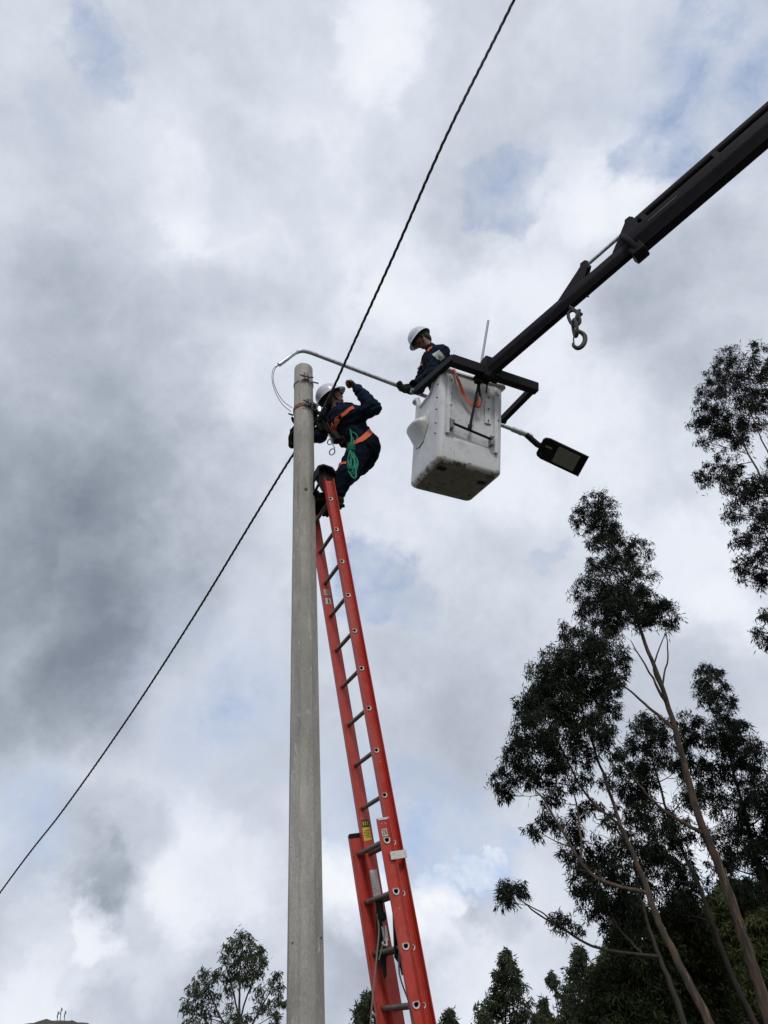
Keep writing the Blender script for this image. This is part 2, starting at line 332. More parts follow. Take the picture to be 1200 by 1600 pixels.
# ------------------------------------------------------------------ utility pole
PX, PY = -.683, 5.0; PTOP = 1.65+5.64
def pole_r(z): return .0915+(PTOP-z)*.0031
pole = empty('utility_pole', (PX, PY, 0), 'tall grey weathered concrete pole that the red ladder leans on', 'utility pole')
mb = MB(); NS = 48; zs = [-.3]+list(np.arange(0, PTOP-.02, .12))+[PTOP-.012, PTOP-.003, PTOP]
for k, z in enumerate(zs):
    rr = pole_r(z)*(1 if k < len(zs)-2 else .985 if k < len(zs)-1 else .95)
    rnd = min(1, max(0, (z-4.5)/2.2))*.75+.05             # eight flat faces low down, round at the tip
    for j in range(NS):
        a = 2*math.pi*j/NS; fa = ((a-R(37.5)) % (math.pi/4))-math.pi/8
        oc = math.cos(math.pi/8)/math.cos(fa)*1.035; q = rr*(rnd+(1-rnd)*oc)
        q += .0012*noise.noise(Vector((math.cos(a)*2, math.sin(a)*2, z*3)))
        if abs(a-R(262.5)) < .05 or abs(a-R(82.5)) < .05: q += .004+.002*noise.noise(Vector((0, 0, z*9)))           # casting seam
        mb.v.append((PX+q*math.cos(a), PY+q*math.sin(a), z))
m_ = len(zs)
for i in range(m_-1):
    for j in range(NS): mb.f.append((i*NS+j, i*NS+(j+1) % NS, (i+1)*NS+(j+1) % NS, (i+1)*NS+j)); mb.mi.append(0)
mb.f.append(tuple(range((m_-1)*NS, m_*NS))); mb.mi.append(0)
mb.build('shaft', K['concrete'], pole, smooth=25)
def onpole(px, py, out=0.0):
    r = ray(px, py); t = PY/r.y
    for _ in range(20):
        p = EYE+r*t; d = math.hypot(p.x-PX, p.y-PY)-pole_r(p.z)-out; t += d*.6/max(.3, (r.y/ r.length))
    return EYE+r*t
def hole(px, py, r, name='bolt_hole'):
    p = onpole(px, py); nrm_ = Vector((p.x-PX, p.y-PY, 0)).normalized(); m_ = MB(); m_.tube([p-nrm_*.02, p+nrm_*.004], r, 14); m_.build(name, K['ink'], pole)
hole(478, 764, .013)
hole(502, 1465, .004, 'pit'); hole(457, 1473, .004, 'pit')
def band(z, name, m, h=.035, th=.006, tail=True, seed=0, tilt=0.0):
    m_ = MB(); nn = 40; rin = pole_r(z)
    for i in range(nn):
        a = 2*math.pi*i/nn; dz = tilt*math.sin(a+.4)
        for (r_, z_) in ((rin+.001, z-h/2), (rin+th, z-h/2), (rin+th, z+h/2), (rin+.001, z+h/2)): m_.v.append((PX+r_*math.cos(a), PY+r_*math.sin(a), z_+dz))
    for i in range(nn):
        for k in range(4): q = (i+1) % nn; m_.f.append((i*4+k, i*4+(k+1) % 4, q*4+(k+1) % 4, q*4+k)); m_.mi.append(0)
    return m_.build(name, m, pole)
zb1 = onpole(474, 592).z; zb2 = onpole(474, 632).z
b1 = band(zb1, 'pole_band', K['steel'], .028, .006, tilt=.012)
b2 = band(zb2, 'pole_band', K['rust'], .04, .007); b2['label'] = 'rusty brown band below the top band'
def lug(cz, parent, ang, spread, m):
    a = R(ang); n_ = Vector((math.cos(a), math.sin(a), 0)); t_ = Vector((-n_.y, n_.x, 0)); c = Vector((PX, PY, cz))+n_*(pole_r(cz)+.03)
    m_ = MB()
    for s_ in (-1, 1): m_.box(c+t_*s_*.018, n_*.035, t_*.003, Vector((0, 0, .03)))
    m_.tube([c-t_*.075+n_*.012, c+t_*.065+n_*.012], .008, 8); m_.tube([c-t_*.05-n_*.005+Vector((0, 0, .012)), c+t_*.055-n_*.005+Vector((0, 0, .012))], .007, 8)
    for s_ in (-1, 1): m_.tube([c+t_*s_*.030+n_*.012, c+t_*s_*.044+n_*.012], .016, 6)
    for q in range(2):                                      # cut wire ends sticking out
        d_ = (n_*random.uniform(.2, .8)+t_*random.uniform(-.8, .8)+Vector((0, 0, random.uniform(.3, 1)))).normalized(); m_.tube([c, c+d_*.05], .006, 5)
    return m_.build('clamp_bolt', m, parent)
lug(zb1, b1, -68, .02, K['steel']); lug(zb2, b2, -55, .02, K['steel']); lug(zb2, b2, -20, .02, K['steel'])
m_ = MB(); pa = onpole(486, 591, .0); m_.tube([pa+Vector((-.05, .03, .01)), P(497, 599, 4.93)], .008, 8); m_.build('eye_bolt', K['steel'], b1)
m_ = MB(); pa = Vector((PX-.095, PY-.02, zb2-.06)); m_.tube([pa, pa+Vector((-.045, -.02, .01))], .009, 6); m_.build('wire_clip', K['black'], b2)
m_ = MB(); m_.box(Vector((PX+.11, PY-.03, zb2-.02)), Vector((.04, .01, 0)), Vector((-.005, .02, 0)), Vector((0, 0, .014))); m_.box(Vector((PX+.155, PY-.04, zb2-.035)), Vector((.014, .004, 0)), Vector((-.004, .014, 0)), Vector((0, 0, .035))); m_.build('bracket_plate', K['galv'], b2, bevel=.003)

# ------------------------------------------------------------------ overhead cable (three strands twisted)
def twisted(pts, r, pitch, name, m, label, cat, strands=3):
    pts = spline(pts, 40); mbx = MB(); acc = 0; path = [pts[0]]
    # resample evenly
    res = []; step = .03; carry = 0
    for a, b in zip(pts[:-1], pts[1:]):
        d = (b-a).length; t = carry
        while t < d: res.append(a.lerp(b, t/d)); t += step if (a-EYE).length < 14 else step*3
        carry = t-d
    for k in range(strands):
        q = []; u = Vector((0, 0, 1)); s_ = 0
        for i, p in enumerate(res):
            t = (res[min(i+1, len(res)-1)]-res[max(i-1, 0)]).normalized(); x = t.cross(u).normalized(); z = x.cross(t)
            s_ += (p-res[i-1]).length if i else 0
            an = 2*math.pi*(s_/pitch+k/strands); q.append(p+(x*math.cos(an)+z*math.sin(an))*r*1.05)
        mbx.tube(q, r, 6)
    o = mbx.build(name, m); return tag(o, label, cat)
cb = P(475, 693, 5.0+.135)
far = [P(0-260, 1760, 15.5), P(0, 1395, 11.6), P(100, 1264, 10.0), P(200, 1122, 8.55), P(300, 968, 7.2), P(400, 804, 5.95), P(457, 712, 5.25)]
near = [P(500, 648, 4.96), P(522, 604, 4.80), P(560, 520, 4.30), P(620, 388, 3.55), P(700, 207, 2.85), P(803, 0, 2.25), P(960, -330, 1.2), P(1120, -700, .3)]
twisted(far+[cb, P(488, 671, 5.05)]+near, .0064, .24, 'overhead_cable', K['cable'], 'black twisted cable crossing the sky from the lower left to the top past the pole', 'cable')

# ------------------------------------------------------------------ extension ladder
Dn = Vector((.116, .106, -.988)).normalized(); U = Vector((-.447, .894, 0)); Nn = Dn.cross(U).normalized()
if Nn.x < 0: Nn = -Nn
U = (U - Dn*U.dot(Dn)).normalized()
O = Vector((-.411, 4.957, 3.599+1.65)); SP = .3048; WID = .385
def lad(s, n, u): return O+Dn*(s*SP)+Nn*n+U*u
def lpx(px, py, n=0.0, u=0.0, plane='u'):
    """where the ray through a pixel meets the plane u=const (rail side) of the ladder -> (s, n)"""
    r = ray(px, py); p0 = O+U*u; t = (p0-EYE).dot(U)/r.dot(U); q = EYE+r*t-O; return q.dot(Dn)/SP, q.dot(Nn)
ladder = empty('extension_ladder', lad(17.2, 0, WID/2), 'long red fibreglass extension ladder leaning on the concrete pole', 'ladder')
def Dloop(rx, k=16):
    o = []
    for i in range(k):
        a = 2*math.pi*i/k; x = math.cos(a)*rx; y = math.sin(a)*rx
        y = max(y, -rx*.62) if True else y                # flat tread side on top (towards -s)
        o.append((y, x))                                  # (s metres, n)
    return o
def rail(s0, s1, n0, n1, u, dr, fw, holes, hn, hr, name='rail', th=.005, label=None):
    m_ = MB(); cuts = [s0]+[(a+b)/2 for a, b in zip(holes[:-1], holes[1:])]+[s1]
    hw = min(hn-n0, n1-hn)
    for i, h in enumerate(holes):
        D = Dloop(hr, 16); sq = []
        for a, b in D:
            an = math.atan2(b, a); c, s_ = math.cos(an), math.sin(an); k_ = hw/max(abs(c), abs(s_)); sq.append((c*k_, s_*k_))
        for cx, cy in ((1, 1), (1, -1), (-1, 1), (-1, -1)):
            k_ = min(range(16), key=lambda q: (sq[q][0]-cx*hw)**2+(sq[q][1]-cy*hw)**2); sq[k_] = (cx*hw, cy*hw)
        for uu in (u, u-dr*th):
            vs = [lad(h+a/SP, hn+b, uu) for a, b in D]+[lad(h+a/SP, hn+b, uu) for a, b in sq]
            m_.add(vs, [(j, (j+1) % 16, 16+(j+1) % 16, 16+j) for j in range(16)])
            for x0, x1, y0, y1 in ((cuts[i], h-hw/SP, n0, n1), (h+hw/SP, cuts[i+1], n0, n1), (h-hw/SP, h+hw/SP, n0, hn-hw), (h-hw/SP, h+hw/SP, hn+hw, n1)):
                if x1-x0 > 1e-5 and y1-y0 > 1e-5: m_.add([lad(x0, y0, uu), lad(x1, y0, uu), lad(x1, y1, uu), lad(x0, y1, uu)], [(0, 1, 2, 3)])
    mid = (s0+s1)/2; ln = (s1-s0)*SP/2
    for nn_, sg in ((n0, 1), (n1, -1)):
        m_.box(lad(mid, nn_+sg*th/2, u+dr*(fw/2-th/2)), Dn*ln, Nn*th/2, U*(fw/2+th/2))
        m_.box(lad(mid, nn_+sg*(th+.003), u+dr*.004), Dn*ln*.9999, Nn*.0035, U*.0035)          # root fillet
    for ss in (s0, s1): m_.box(lad(ss, (n0+n1)/2, u-dr*th/2), Dn*.001, Nn*(n1-n0)/2, U*th/2)
    o = m_.build(name, K['red'], ladder, smooth=0)
    if label: o['label'] = label
    return o
flyh = list(range(-1, 14)); bas0 = 7.95
baseh = [bas0+i for i in range(9)]; BN = -.064
rail(-1.62, 13.4, -.040, .045, 0, -1, .048, flyh, 0, .0175)
rail(-1.62, 13.4, -.040, .045, WID, 1, .036, flyh, 0, .0175)
rail(7.52, 17.2, -.112, -.022, -.045, -1, .016, baseh, BN, .021)
rail(7.52, 17.2, -.112, -.022, WID+.045, 1, .036, baseh, BN, .021)
def rung(s, n, u0, u1, r, name='rung'):
    m_ = MB(); D = Dloop(r, 16); Di = Dloop(r*.8, 16)
    def tb(loop, a, b, inv=False):
        vs = [lad(s+p/SP, n+q, uu) for uu in (a, b) for p, q in loop]; f = [(j, (j+1) % 16, 16+(j+1) % 16, 16+j) for j in range(16)]; m_.add(vs, f)
    tb(D, u0, u1); tb(Di, u0, u1)
    m_.cur = 1
    for uu, sg in ((u0, -1), (u1, 1)):
        Dz = Dloop(r*1.36, 16); Dz2 = Dloop(r*1.22, 16)
        rings = [(Dz, uu+sg*-.001), (Dz2, uu+sg*.004), (Di, uu+sg*.003), (Di, uu-sg*.01)]
        vs = [lad(s+p/SP, n+q, u_) for lp, u_ in rings for p, q in lp]
        m_.add(vs, [(k*16+j, k*16+(j+1) % 16, (k+1)*16+(j+1) % 16, (k+1)*16+j) for k in range(3) for j in range(16)])
    return m_.build(name, [K['alu'], K['ferrule']], ladder, smooth=50)
for i in flyh: rung(i, 0, -.003, WID+.003, .0165)
for i in baseh: rung(i, BN, -.048, WID+.048, .0195)
def lbox(s, n, u, ds, dn, du, name, m, parent=None, bevel=0):
    m_ = MB(); m_.box(lad(s, n, u), Dn*ds/2, Nn*dn/2, U*du/2); return m_.build(name, m, parent or ladder, bevel=bevel)
# guide bracket wrapping both near rails
m_ = MB(); m_.box(lad(8.28, -.0075, -.0635), Dn*.024, Nn*.058, U*.002); m_.box(lad(8.28, .051, -.034), Dn*.024, Nn*.002, U*.031)
for a, b in ((-.012, -.050), (.012, -.050), (-.012, -.034), (.012, -.030)): m_.tube([lad(8.28+a/SP, b, -.065), lad(8.28+a/SP, b, -.068)], .0035, 8)
m_.build('guide_bracket', K['ferrule'], ladder)
# base section end caps and rivets
lbox(7.52, -.067, -.0475, .014, .094, .006, 'end_cap', K['ferrule'])
lbox(7.55, -.067, WID+.052, .03, .09, .03, 'end_cap', K['black'])
def rivets(lst, name='rivet'):
    for s_, n_, u_ in lst:
        m_ = MB(); m_.tube([lad(s_, n_, u_), lad(s_, n_, u_-.003)], [.0038, .0028], 8); m_.build(name, K['ferrule'], ladder)
rivets([(7.62, -.082, -.045), (7.62, -.052, -.045), (9.28, -.060, -.045), (.24, .010, 0), (6.27, .012, 0), (9.18, .0, -.0), (9.35, .002, 0), (2.2+7.9, -.03, -.045)])
# rating labels (flat stickers on the rails)
def glyph(strokes, s, n, u, sc, parent, name='lettering', w=.004):
    m_ = MB()
    for st in strokes:
        for a, b in zip(st[:-1], st[1:]):
            p = lad(s+a[1]*sc/SP, n+a[0]*sc, u); q = lad(s+b[1]*sc/SP, n+b[0]*sc, u); e = (q-p).normalized()*w*.4; m_.bar(p-e, q+e, w, .0012, U)
    return m_.build(name, K['ink'], parent)
lb = lbox(7.80, -.070, -.0468, .046, .040, .0016, 'label_sticker', K['paper']); lb['label'] = 'white sticker reading 28 near the top of the base section'
two = [[(-.9, -.5), (-.6, -1), (-.25, -.75), (-.3, -.2), (-.95, 1), (-.15, 1)]]; eight = [[(.5, -1), (.15, -.6), (.5, -.05), (.9, -.6), (.5, -1)], [(.5, -.05), (.1, .5), (.5, 1), (.95, .5), (.5, -.05)]]
glyph(two+eight, 7.79, -.070, -.0480, .015, lb, w=.003)
s1_, n1_ = lpx(507, 903, u=WID-.005); fu = WID-.0058
lb = lbox(1.55, .0, fu, .055, .05, .0016, 'label_sticker', K['paper']); lb['label'] = 'small white pictogram sticker high on the far rail'
m_ = MB(); m_.box(lad(1.57, .002, fu-.001), Dn*.016, Nn*.006, U*.0008); m_.tube([lad(1.49, .002, fu-.0006), lad(1.49, .002, fu-.002)], .006, 8); m_.build('pictogram', K['ink'], lb)
lb = lbox(1.28, .0, fu, .05, .055, .0014, 'label_sticker', mat('faded_label', (.60, .42, .38), .6)); lb['label'] = 'faded pinkish sticker above the pictogram'
m_ = MB()
for q in (-.012, 0, .012): m_.box(lad(1.28+q/SP, 0, fu-.001), Dn*.002, Nn*.02, U*.0006)
m_.build('lettering', K['ink'], lb)
lb = lbox(7.50, -.0, fu, .13, .058, .0016, 'label_sticker', K['yellow']); lb['label'] = 'yellow warning sticker with a black head strip on the far rail'
lbox(7.34, 0, fu-.0012, .05, .056, .0012, 'head_strip', K['ink'], lb)
m_ = MB()
for q in range(3): m_.box(lad(7.34, -.016+q*.016, fu-.0022), Dn*.014, Nn*.0035, U*.0006)
m_.build('lettering', K['yellow'], lb)
m_ = MB()
for q in range(5): m_.box(lad(7.50+q*.035, (-1)**q*.003, fu-.0013), Dn*.0018, Nn*.022, U*.0006)
m_.build('fine_print', K['ink'], lb)
lb = lbox(8.62, .0, fu, .17, .056, .0016, 'label_sticker', K['paper']); lb['label'] = 'tall grey instruction sticker on the far rail'
m_ = MB()
for q in range(10): m_.box(lad(8.44+q*.04, .001*(-1)**q, fu-.0013), Dn*.0012, Nn*.021, U*.0006)
m_.build('fine_print', K['steel'], lb)
# black rubber pole pads over the rail tops
def pad(u, name='pole_pad'):
    m_ = MB()
    prof = [(-1.96, -.035), (-2.06, .0), (-1.98, .06), (-1.78, .085), (-1.60, .085), (-1.60, .045), (-1.1, .035), (-1.1, -.055), (-1.2, -.11), (-1.62, -.10)]
    vs = []
    for uu in (u-.055, u+.065):
        for s_, n_ in prof: vs.append(lad(s_, n_, uu))
    k = len(prof); fs = [(i, (i+1) % k, k+(i+1) % k, k+i) for i in range(k)]+[tuple(range(k))[::-1], tuple(range(k, 2*k))]
    m_.add(vs, fs); return m_
def padmesh(u, u2):
    m_ = MB()
    # strap-like cap: top plate and side lips, open towards the rail web
    prof = [(-1.68, -.105), (-2.02, -.085), (-2.10, -.03), (-2.02, .055), (-1.80, .088)]
    inn = [(-1.66, -.09), (-1.96, -.072), (-2.02, -.025), (-1.95, .045), (-1.77, .073)]
    for a, b in zip(range(4), range(1, 5)):
        vs = [lad(*prof[a], u), lad(*prof[b], u), lad(*inn[b], u), lad(*inn[a], u), lad(*prof[a], u2), lad(*prof[b], u2), lad(*inn[b], u2), lad(*inn[a], u2)]
        m_.add(vs, [(0, 1, 2, 3), (7, 6, 5, 4), (0, 4, 5, 1), (1, 5, 6, 2), (2, 6, 7, 3), (3, 7, 4, 0)])
    m_.add([lad(s_, n_, (u+u2)/2+k_*.005) for k_ in (-1, 1) for s_, n_ in prof+[(-1.5, .05), (-1.25, -.06)]], [tuple(range(7))[::-1], tuple(range(7, 14))]+[(i, (i+1) % 7, 7+(i+1) % 7, 7+i) for i in range(7)])
    return m_
padmesh(-.05, .07).build('pole_pad', K['black'], ladder, bevel=.006); padmesh(WID-.07, WID+.05).build('pole_pad', K['black'], ladder, bevel=.006)
m_ = MB(); m_.tube(spline([lad(-1.55, -.07, .02), lad(-1.35, -.10, WID*.3), lad(-1.30, -.105, WID*.7), lad(-1.5, -.07, WID-.02)], 6), .012, 8); m_.build('pole_strap', K['webblk'], ladder)
# rung locks, pulley and hauling ropes
for u_ in (.06, WID-.06):
    m_ = MB(); prof = [(9.86, -.02), (9.45, -.025), (9.25, -.03), (9.1, -.045), (9.3, -.06), (9.9, -.09), (10.08, -.10), (10.22, -.075), (10.42, -.07), (10.38, -.055), (10.1, -.04)]
    k = len(prof); m_.add([lad(s_+.02, n_, u_+e) for e in (-.008, .008) for s_, n_ in prof], [(i, (i+1) % k, k+(i+1) % k, k+i) for i in range(k)]+[tuple(range(k))[::-1], tuple(range(k, 2*k))])
    m_.build('rung_lock', K['black'], ladder)
m_ = MB(); pc = lad(9.32, -.065, WID*.60); m_.tube([pc-U*.012, pc-U*.006, pc+U*.006, pc+U*.012], [.032, .024, .024, .032], 18); m_.build('pulley', K['black'], ladder)
m_ = MB(); m_.bar(lad(8.95, -.064, WID*.60-.02), lad(9.36, -.066, WID*.60-.02), .03, .004, U); m_.bar(lad(8.95, -.064, WID*.60+.02), lad(9.36, -.066, WID*.60+.02), .03, .004, U); m_.build('pulley_strap', K['black'], ladder)
m_ = MB(); m_.bar(lad(9.50, -.055, WID*.62), lad(9.78, -.055, WID*.62), .032, .005, U); m_.tube(spline([lad(9.76, -.055, WID*.62), lad(9.86, -.06, WID*.60), lad(9.84, -.085, WID*.58), lad(9.78, -.09, WID*.58)], 5), .007, 8); m_.build('hook_bracket', K['ferrule'], ladder)
def ropemesh(pts, r, n=6, step=6):
    m_ = MB(); q = spline(pts, step); m_.tube(q, [r*(1+.18*math.sin(i*2.1)) for i in range(len(q))], n); return m_
pr = pc+Nn*-.03
ropemesh([pr+Vector((0, 0, .02)), P(592, 1452, pr.y-.01), P(589, 1490, pr.y-.06), P(583, 1550, pr.y-.12), P(579, 1600, pr.y-.14), P(574, 1700, pr.y-.14), P(570, 1900, pr.y-.1)], .0052, step=40).build('hauling_rope', K['rope'], ladder)
ropemesh([pr+Vector((.01, .02, .01)), P(601, 1455, pr.y+.02), P(592, 1500, pr.y+.0)], .0042, step=20).build('hauling_rope', K['rope'], ladder)
ropemesh([lad(9.9, -.02, .12), P(624, 1520, 5.0), P(640, 1570, 4.95), P(652, 1620, 4.9), P(690, 1800, 4.8)], .005, step=30).build('hauling_rope', K['cable'], ladder)
for s_ in (17.2,):
    for u_ in (-.045, WID+.045):
        m_ = MB(); m_.box(lad(s_, -.065, u_), Dn*.06, Nn*.06, U*.03); m_.build('rubber_foot', K['black'], ladder, bevel=.008)
# ------------------------------------------------------------------ aerial bucket
BS = 1.15
def ortho(a, b, c):
    a = Vector(a).normalized(); b = Vector(b); b = (b-a*b.dot(a)).normalized(); return a, b, a.cross(b)
BA, BB, BC = ortho((.908, .415, -.061), (-.391, .89, .236), None) if False else ortho((.908, .415, -.061), (-.391, .89, .236), 0)
BO = Vector((.4809, 4.5938, 3.999))*BS+Vector((0, 0, 1.65))
BW = .70; BH = 1.03
def bk(a, b, h): return BO+BA*a+BB*b+BC*h
def bpx(px, py, b=None, a=None, h=None):
    r = ray(px, py); n_, k = (BB, b) if b is not None else (BA, a) if a is not None else (BC, h)
    t = (BO+n_*k-EYE).dot(n_)/r.dot(n_); return EYE+r*t
def bl_(p): d = Vector(p)-BO; return d.dot(BA), d.dot(BB), d.dot(BC)
bucket = empty('lift_bucket', bk(BW/2, BW/2, 0), 'scuffed white fibreglass bucket hanging at the end of the dark boom', 'bucket')
def perim(off, rc, n_arc=8, n_side=14):
    """rounded-square loop: list of (a,b,side) with inset off"""
    o = []; w = BW-2*off; r_ = max(.01, rc-off)
    cs = [(off+r_, off+r_, 180), (BW-off-r_, off+r_, 270), (BW-off-r_, BW-off-r_, 0), (off+r_, BW-off-r_, 90)]
    for i, (ca, cb_, st) in enumerate(cs):
        for k in range(n_arc+1):
            an = R(st+90*k/n_arc); o.append((ca+r_*math.cos(an), cb_+r_*math.sin(an)))
        x1 = o[-1]; nx = cs[(i+1) % 4]; an = R(nx[2]); x2 = (nx[0]+r_*math.cos(an), nx[1]+r_*math.sin(an))
        for k in range(1, n_side): o.append((x1[0]+(x2[0]-x1[0])*k/n_side, x1[1]+(x2[1]-x1[1])*k/n_side))
    return o
BO -= BC*.035; BH = 1.065
def topH(a, b):
    """the left wall (a=0) dips for climbing in"""
    if a < .07 and .17 < b < .60:
        t = (b-.17)/.43; e = min(1, min(t, 1-t)/.2); e = e*e*(3-2*e); return BH-.17*e
    return BH
def sm(t): t = max(0, min(1, t)); return t*t*(3-2*t)
mb = MB(); lv = 26; loops = []
fil = .05
base = perim(0, .055); inner = perim(.014, .055); NP = len(base)
def ringat(src, h, shr):
    o = []
    for (a, b) in src:
        ca = BW/2+(a-BW/2)*(1-shr); c_b = BW/2+(b-BW/2)*(1-shr); hh = h*topH(a, b)/BH if h > .5 else h
        # the tapering of a real bucket, and the shallow panel pressed into the boom side
        k = (h/BH)*.012-.008; ca += (ca-BW/2)*k; c_b += (c_b-BW/2)*k
        if b < .001 and .13 < a < .58: c_b += .016*sm((a-.13)/.03)*sm((.58-a)/.03)*sm((h-.27)/.03)
        o.append(bk(ca, c_b, hh))
    return o
hs = [0.0]+[fil*(1-math.cos(R(x))) for x in (15, 30, 45, 60, 75, 90)]+[.12, .20, .24, .27, .30, .34, .45, .55, .65, .75, .85, .93, .98, BH]
sh = [2*fil/BW]+[2*fil*(1-math.sin(R(x)))/BW for x in (15, 30, 45, 60, 75, 90)]+[0]*14
vs = []
for h, s_ in zip(hs, sh): vs += ringat(base, h, s_)
no = len(hs)
for h in hs[::-1][:-6]: vs += ringat(inner, max(h, .05), 0)
tot = len(vs)//NP
fs = [(i*NP+j, i*NP+(j+1) % NP, (i+1)*NP+(j+1) % NP, (i+1)*NP+j) for i in range(tot-1) for j in range(NP)]
fs += [tuple(range((tot-1)*NP, tot*NP))]
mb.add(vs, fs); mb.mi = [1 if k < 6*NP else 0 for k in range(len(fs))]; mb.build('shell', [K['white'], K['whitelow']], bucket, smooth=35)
m_ = MB(); q_ = ringat(base, 0, 2*fil/BW-.02); m_.add([p-BC*.003 for p in q_]+[p+BC*.01 for p in q_], [tuple(range(NP))[::-1], tuple(range(NP, 2*NP))]+[(j, (j+1) % NP, NP+(j+1) % NP, NP+j) for j in range(NP)]); m_.build('floor_plate', K['floor'], bucket)
# rim lip
m_ = MB(); o1 = ringat(base, BH, 0); vs = []
for (a, b), p in zip(base, o1):
    d = (BA*(a-BW/2)+BB*(b-BW/2)); q = max(abs(a-BW/2), abs(b-BW/2)); corner = min(1, max(0, (math.hypot(a-BW/2, b-BW/2)/(BW/2)-1.12)/.2))
    d = d.normalized(); w_ = .018+.022*corner
    vs += [p+BC*.004, p+d*w_+BC*.002, p+d*(w_+.004)-BC*.018, p-BC*.022, p-d*.012+BC*.003]
m_.add(vs, [(j*5+k, ((j+1) % NP)*5+k, ((j+1) % NP)*5+(k+1) % 5, j*5+(k+1) % 5) for j in range(NP) for k in range(5)]); m_.build('rim', K['whiteframe'], bucket)
# vertical ribs with bolts on the boom side
for a0, top, bot in ((.085, .99, .30), (.615, .99, .22)):
    m_ = MB(); m_.box(bk(a0, -.012, (top+bot)/2), BA*.022, BB*.014, BC*(top-bot)/2)
    m_.build('mounting_rib', K['whiteframe'], bucket, bevel=.008)
m_ = MB(); m_.box(bk(.53, .003, .70), BA*.036, BB*.005, BC*.15); m_.build('bolt_plate', K['whiteframe'], bucket, bevel=.006)
def bolt(a, b, h, d, r=.008, name='bolt'):
    m_ = MB(); m_.tube([bk(a, b, h), bk(a, b, h)+d*.014], r, 8); m_.build(name, K['black'], bucket)
for h in (.86, .72, .58): bolt(.53, -.002, h, -BB, .007)
for h in (.92, .76, .62, .46, .34): bolt(.105, -.024, h, -BB, .006); bolt(-.002, .075, h-.02, -BA, .006)
for h in (.9, .6): bolt(.63, -.026, h, -BB, .006)
# moulded outside step on the left wall
m_ = MB(); sc_ = bl_(bpx(657, 676, a=0)); sb, sh_ = sc_[1], sc_[2]
rows = []; nv = 20
def scoop(out_, wid, hh, hc): return [bk(-.001-out_*max(0, math.cos(-math.pi/2+math.pi*j/nv))**.55, sb+wid*math.copysign(abs(math.sin(-math.pi/2+math.pi*j/nv))**.9, j-nv/2), hh+hc*max(0, math.cos(-math.pi/2+math.pi*j/nv))) for j in range(nv+1)]
rows = [scoop(.005, .10, sh_-.155, 0), scoop(.03, .135, sh_-.10, 0), scoop(.115, .165, sh_+.015, .0), scoop(.128, .170, sh_+.035, .0), scoop(.130, .170, sh_+.050, .0), scoop(.115, .165, sh_+.075, 0), scoop(.07, .15, sh_+.105, 0), scoop(.005, .12, sh_+.125, 0)]
vs = [p for r_ in rows for p in r_]; nu = len(rows)-1
fs = [(i*(nv+1)+j, i*(nv+1)+j+1, (i+1)*(nv+1)+j+1, (i+1)*(nv+1)+j) for i in range(nu) for j in range(nv)]
m_.add(vs, fs); m_.build('step_pocket', K['white'], bucket, smooth=35)
m_ = MB(); pl = [(sb-.20, sh_+.17), (sb+.19, sh_+.13), (sb+.19, sh_-.02), (sb+.02, sh_-.18), (sb-.10, sh_-.16), (sb-.20, sh_+.0)]
m_.add([bk(a_, b_, h_) for a_ in (.0, -.011) for b_, h_ in pl], [tuple(range(6)), tuple(range(6, 12))]+[(i, (i+1) % 6, 6+(i+1) % 6, 6+i) for i in range(6)]); m_.build('step_flange', K['white'], bucket, bevel=.005)
# pads let into the underside
for (px, py, r_) in ((690, 732, .045), (752, 754, .042)):
    p = bpx(px, py, h=-.002); m_ = MB(); m_.box(p, BA*r_, BB*r_*.75, BC*.004); m_.build('drain_pad', K['black'], bucket, bevel=.003)
for (px, py, r_) in ((671, 755, .012), (733, 774, .014)):
    p = bpx(px, py, h=-.003); m_ = MB(); m_.tube([p, p-BC*.004], r_, 10); m_.build('drain_hole', K['black'], bucket)
# black tilting bar: an upright and a cross tube clamped to the boom side
q0, q1 = bpx(750, 590, b=-.09), bpx(734, 668, b=-.05); c0, c1 = bpx(707, 661, b=-.045), bpx(769, 687, b=-.045)
m_ = MB(); m_.tube([q0, q1], .013, 10); m_.build('lever_bar', K['black'], bucket)
m_ = MB(); m_.tube([c0, c1], .013, 10); m_.tube([q1-(q1-q0).normalized()*.03, q1+(q1-q0).normalized()*.02], .021, 10); m_.build('cross_bar', K['black'], bucket)
for c in (c0, c1):
    m_ = MB(); m_.box(c+BB*.02-BC*.012, BA*.016, BB*.03, BC*.045); m_.box(c+BB*.0+BC*.03, BA*.022, BB*.012, BC*.01); m_.build('bar_clamp', K['steel'], bucket, bevel=.003)

# ------------------------------------------------------------------ crane boom with the platform frame
FB = -.16
jt = bpx(764, 580, b=FB)
d0 = proj(jt)[2]
boomA = jt; boomB = Pd(1300, 118, d0*.865); bd = (boomB-boomA).normalized()
boom = empty('crane_boom', boomB+bd*2.2, 'dark telescopic crane boom reaching in from the upper right to the bucket', 'boom')
def onboom(px, py):        # closest point of the boom axis to a pixel ray
    r = ray(px, py).normalized(); w0 = boomA-EYE; b_ = bd.dot(r); t = (b_*r.dot(w0)-bd.dot(w0))/(1-b_*b_); return boomA+bd*t
bz = Vector((0, 0, 1)); bx_ = bd.cross(bz).normalized(); bz = bx_.cross(bd).normalized()
if bx_.dot(boomA-EYE) > 0: bx_ = -bx_                # bx_ now points to the camera side
def hexp(w, h, k=.55): return [(-w/2, h*.28), (-w/2*k, h/2), (w/2*k, h/2), (w/2, h*.28), (w/2, -h*.12), (w/2*.42, -h/2), (-w/2*.42, -h/2), (-w/2, -h*.12)]
k1 = onboom(985, 385); k0 = onboom(918, 440)
m_ = MB(); m_.prism(hexp(.135, .17), boomA-bd*.02, k1+bd*.3, bx_, bz); m_.build('inner_section', K['boom'], boom, bevel=.006)
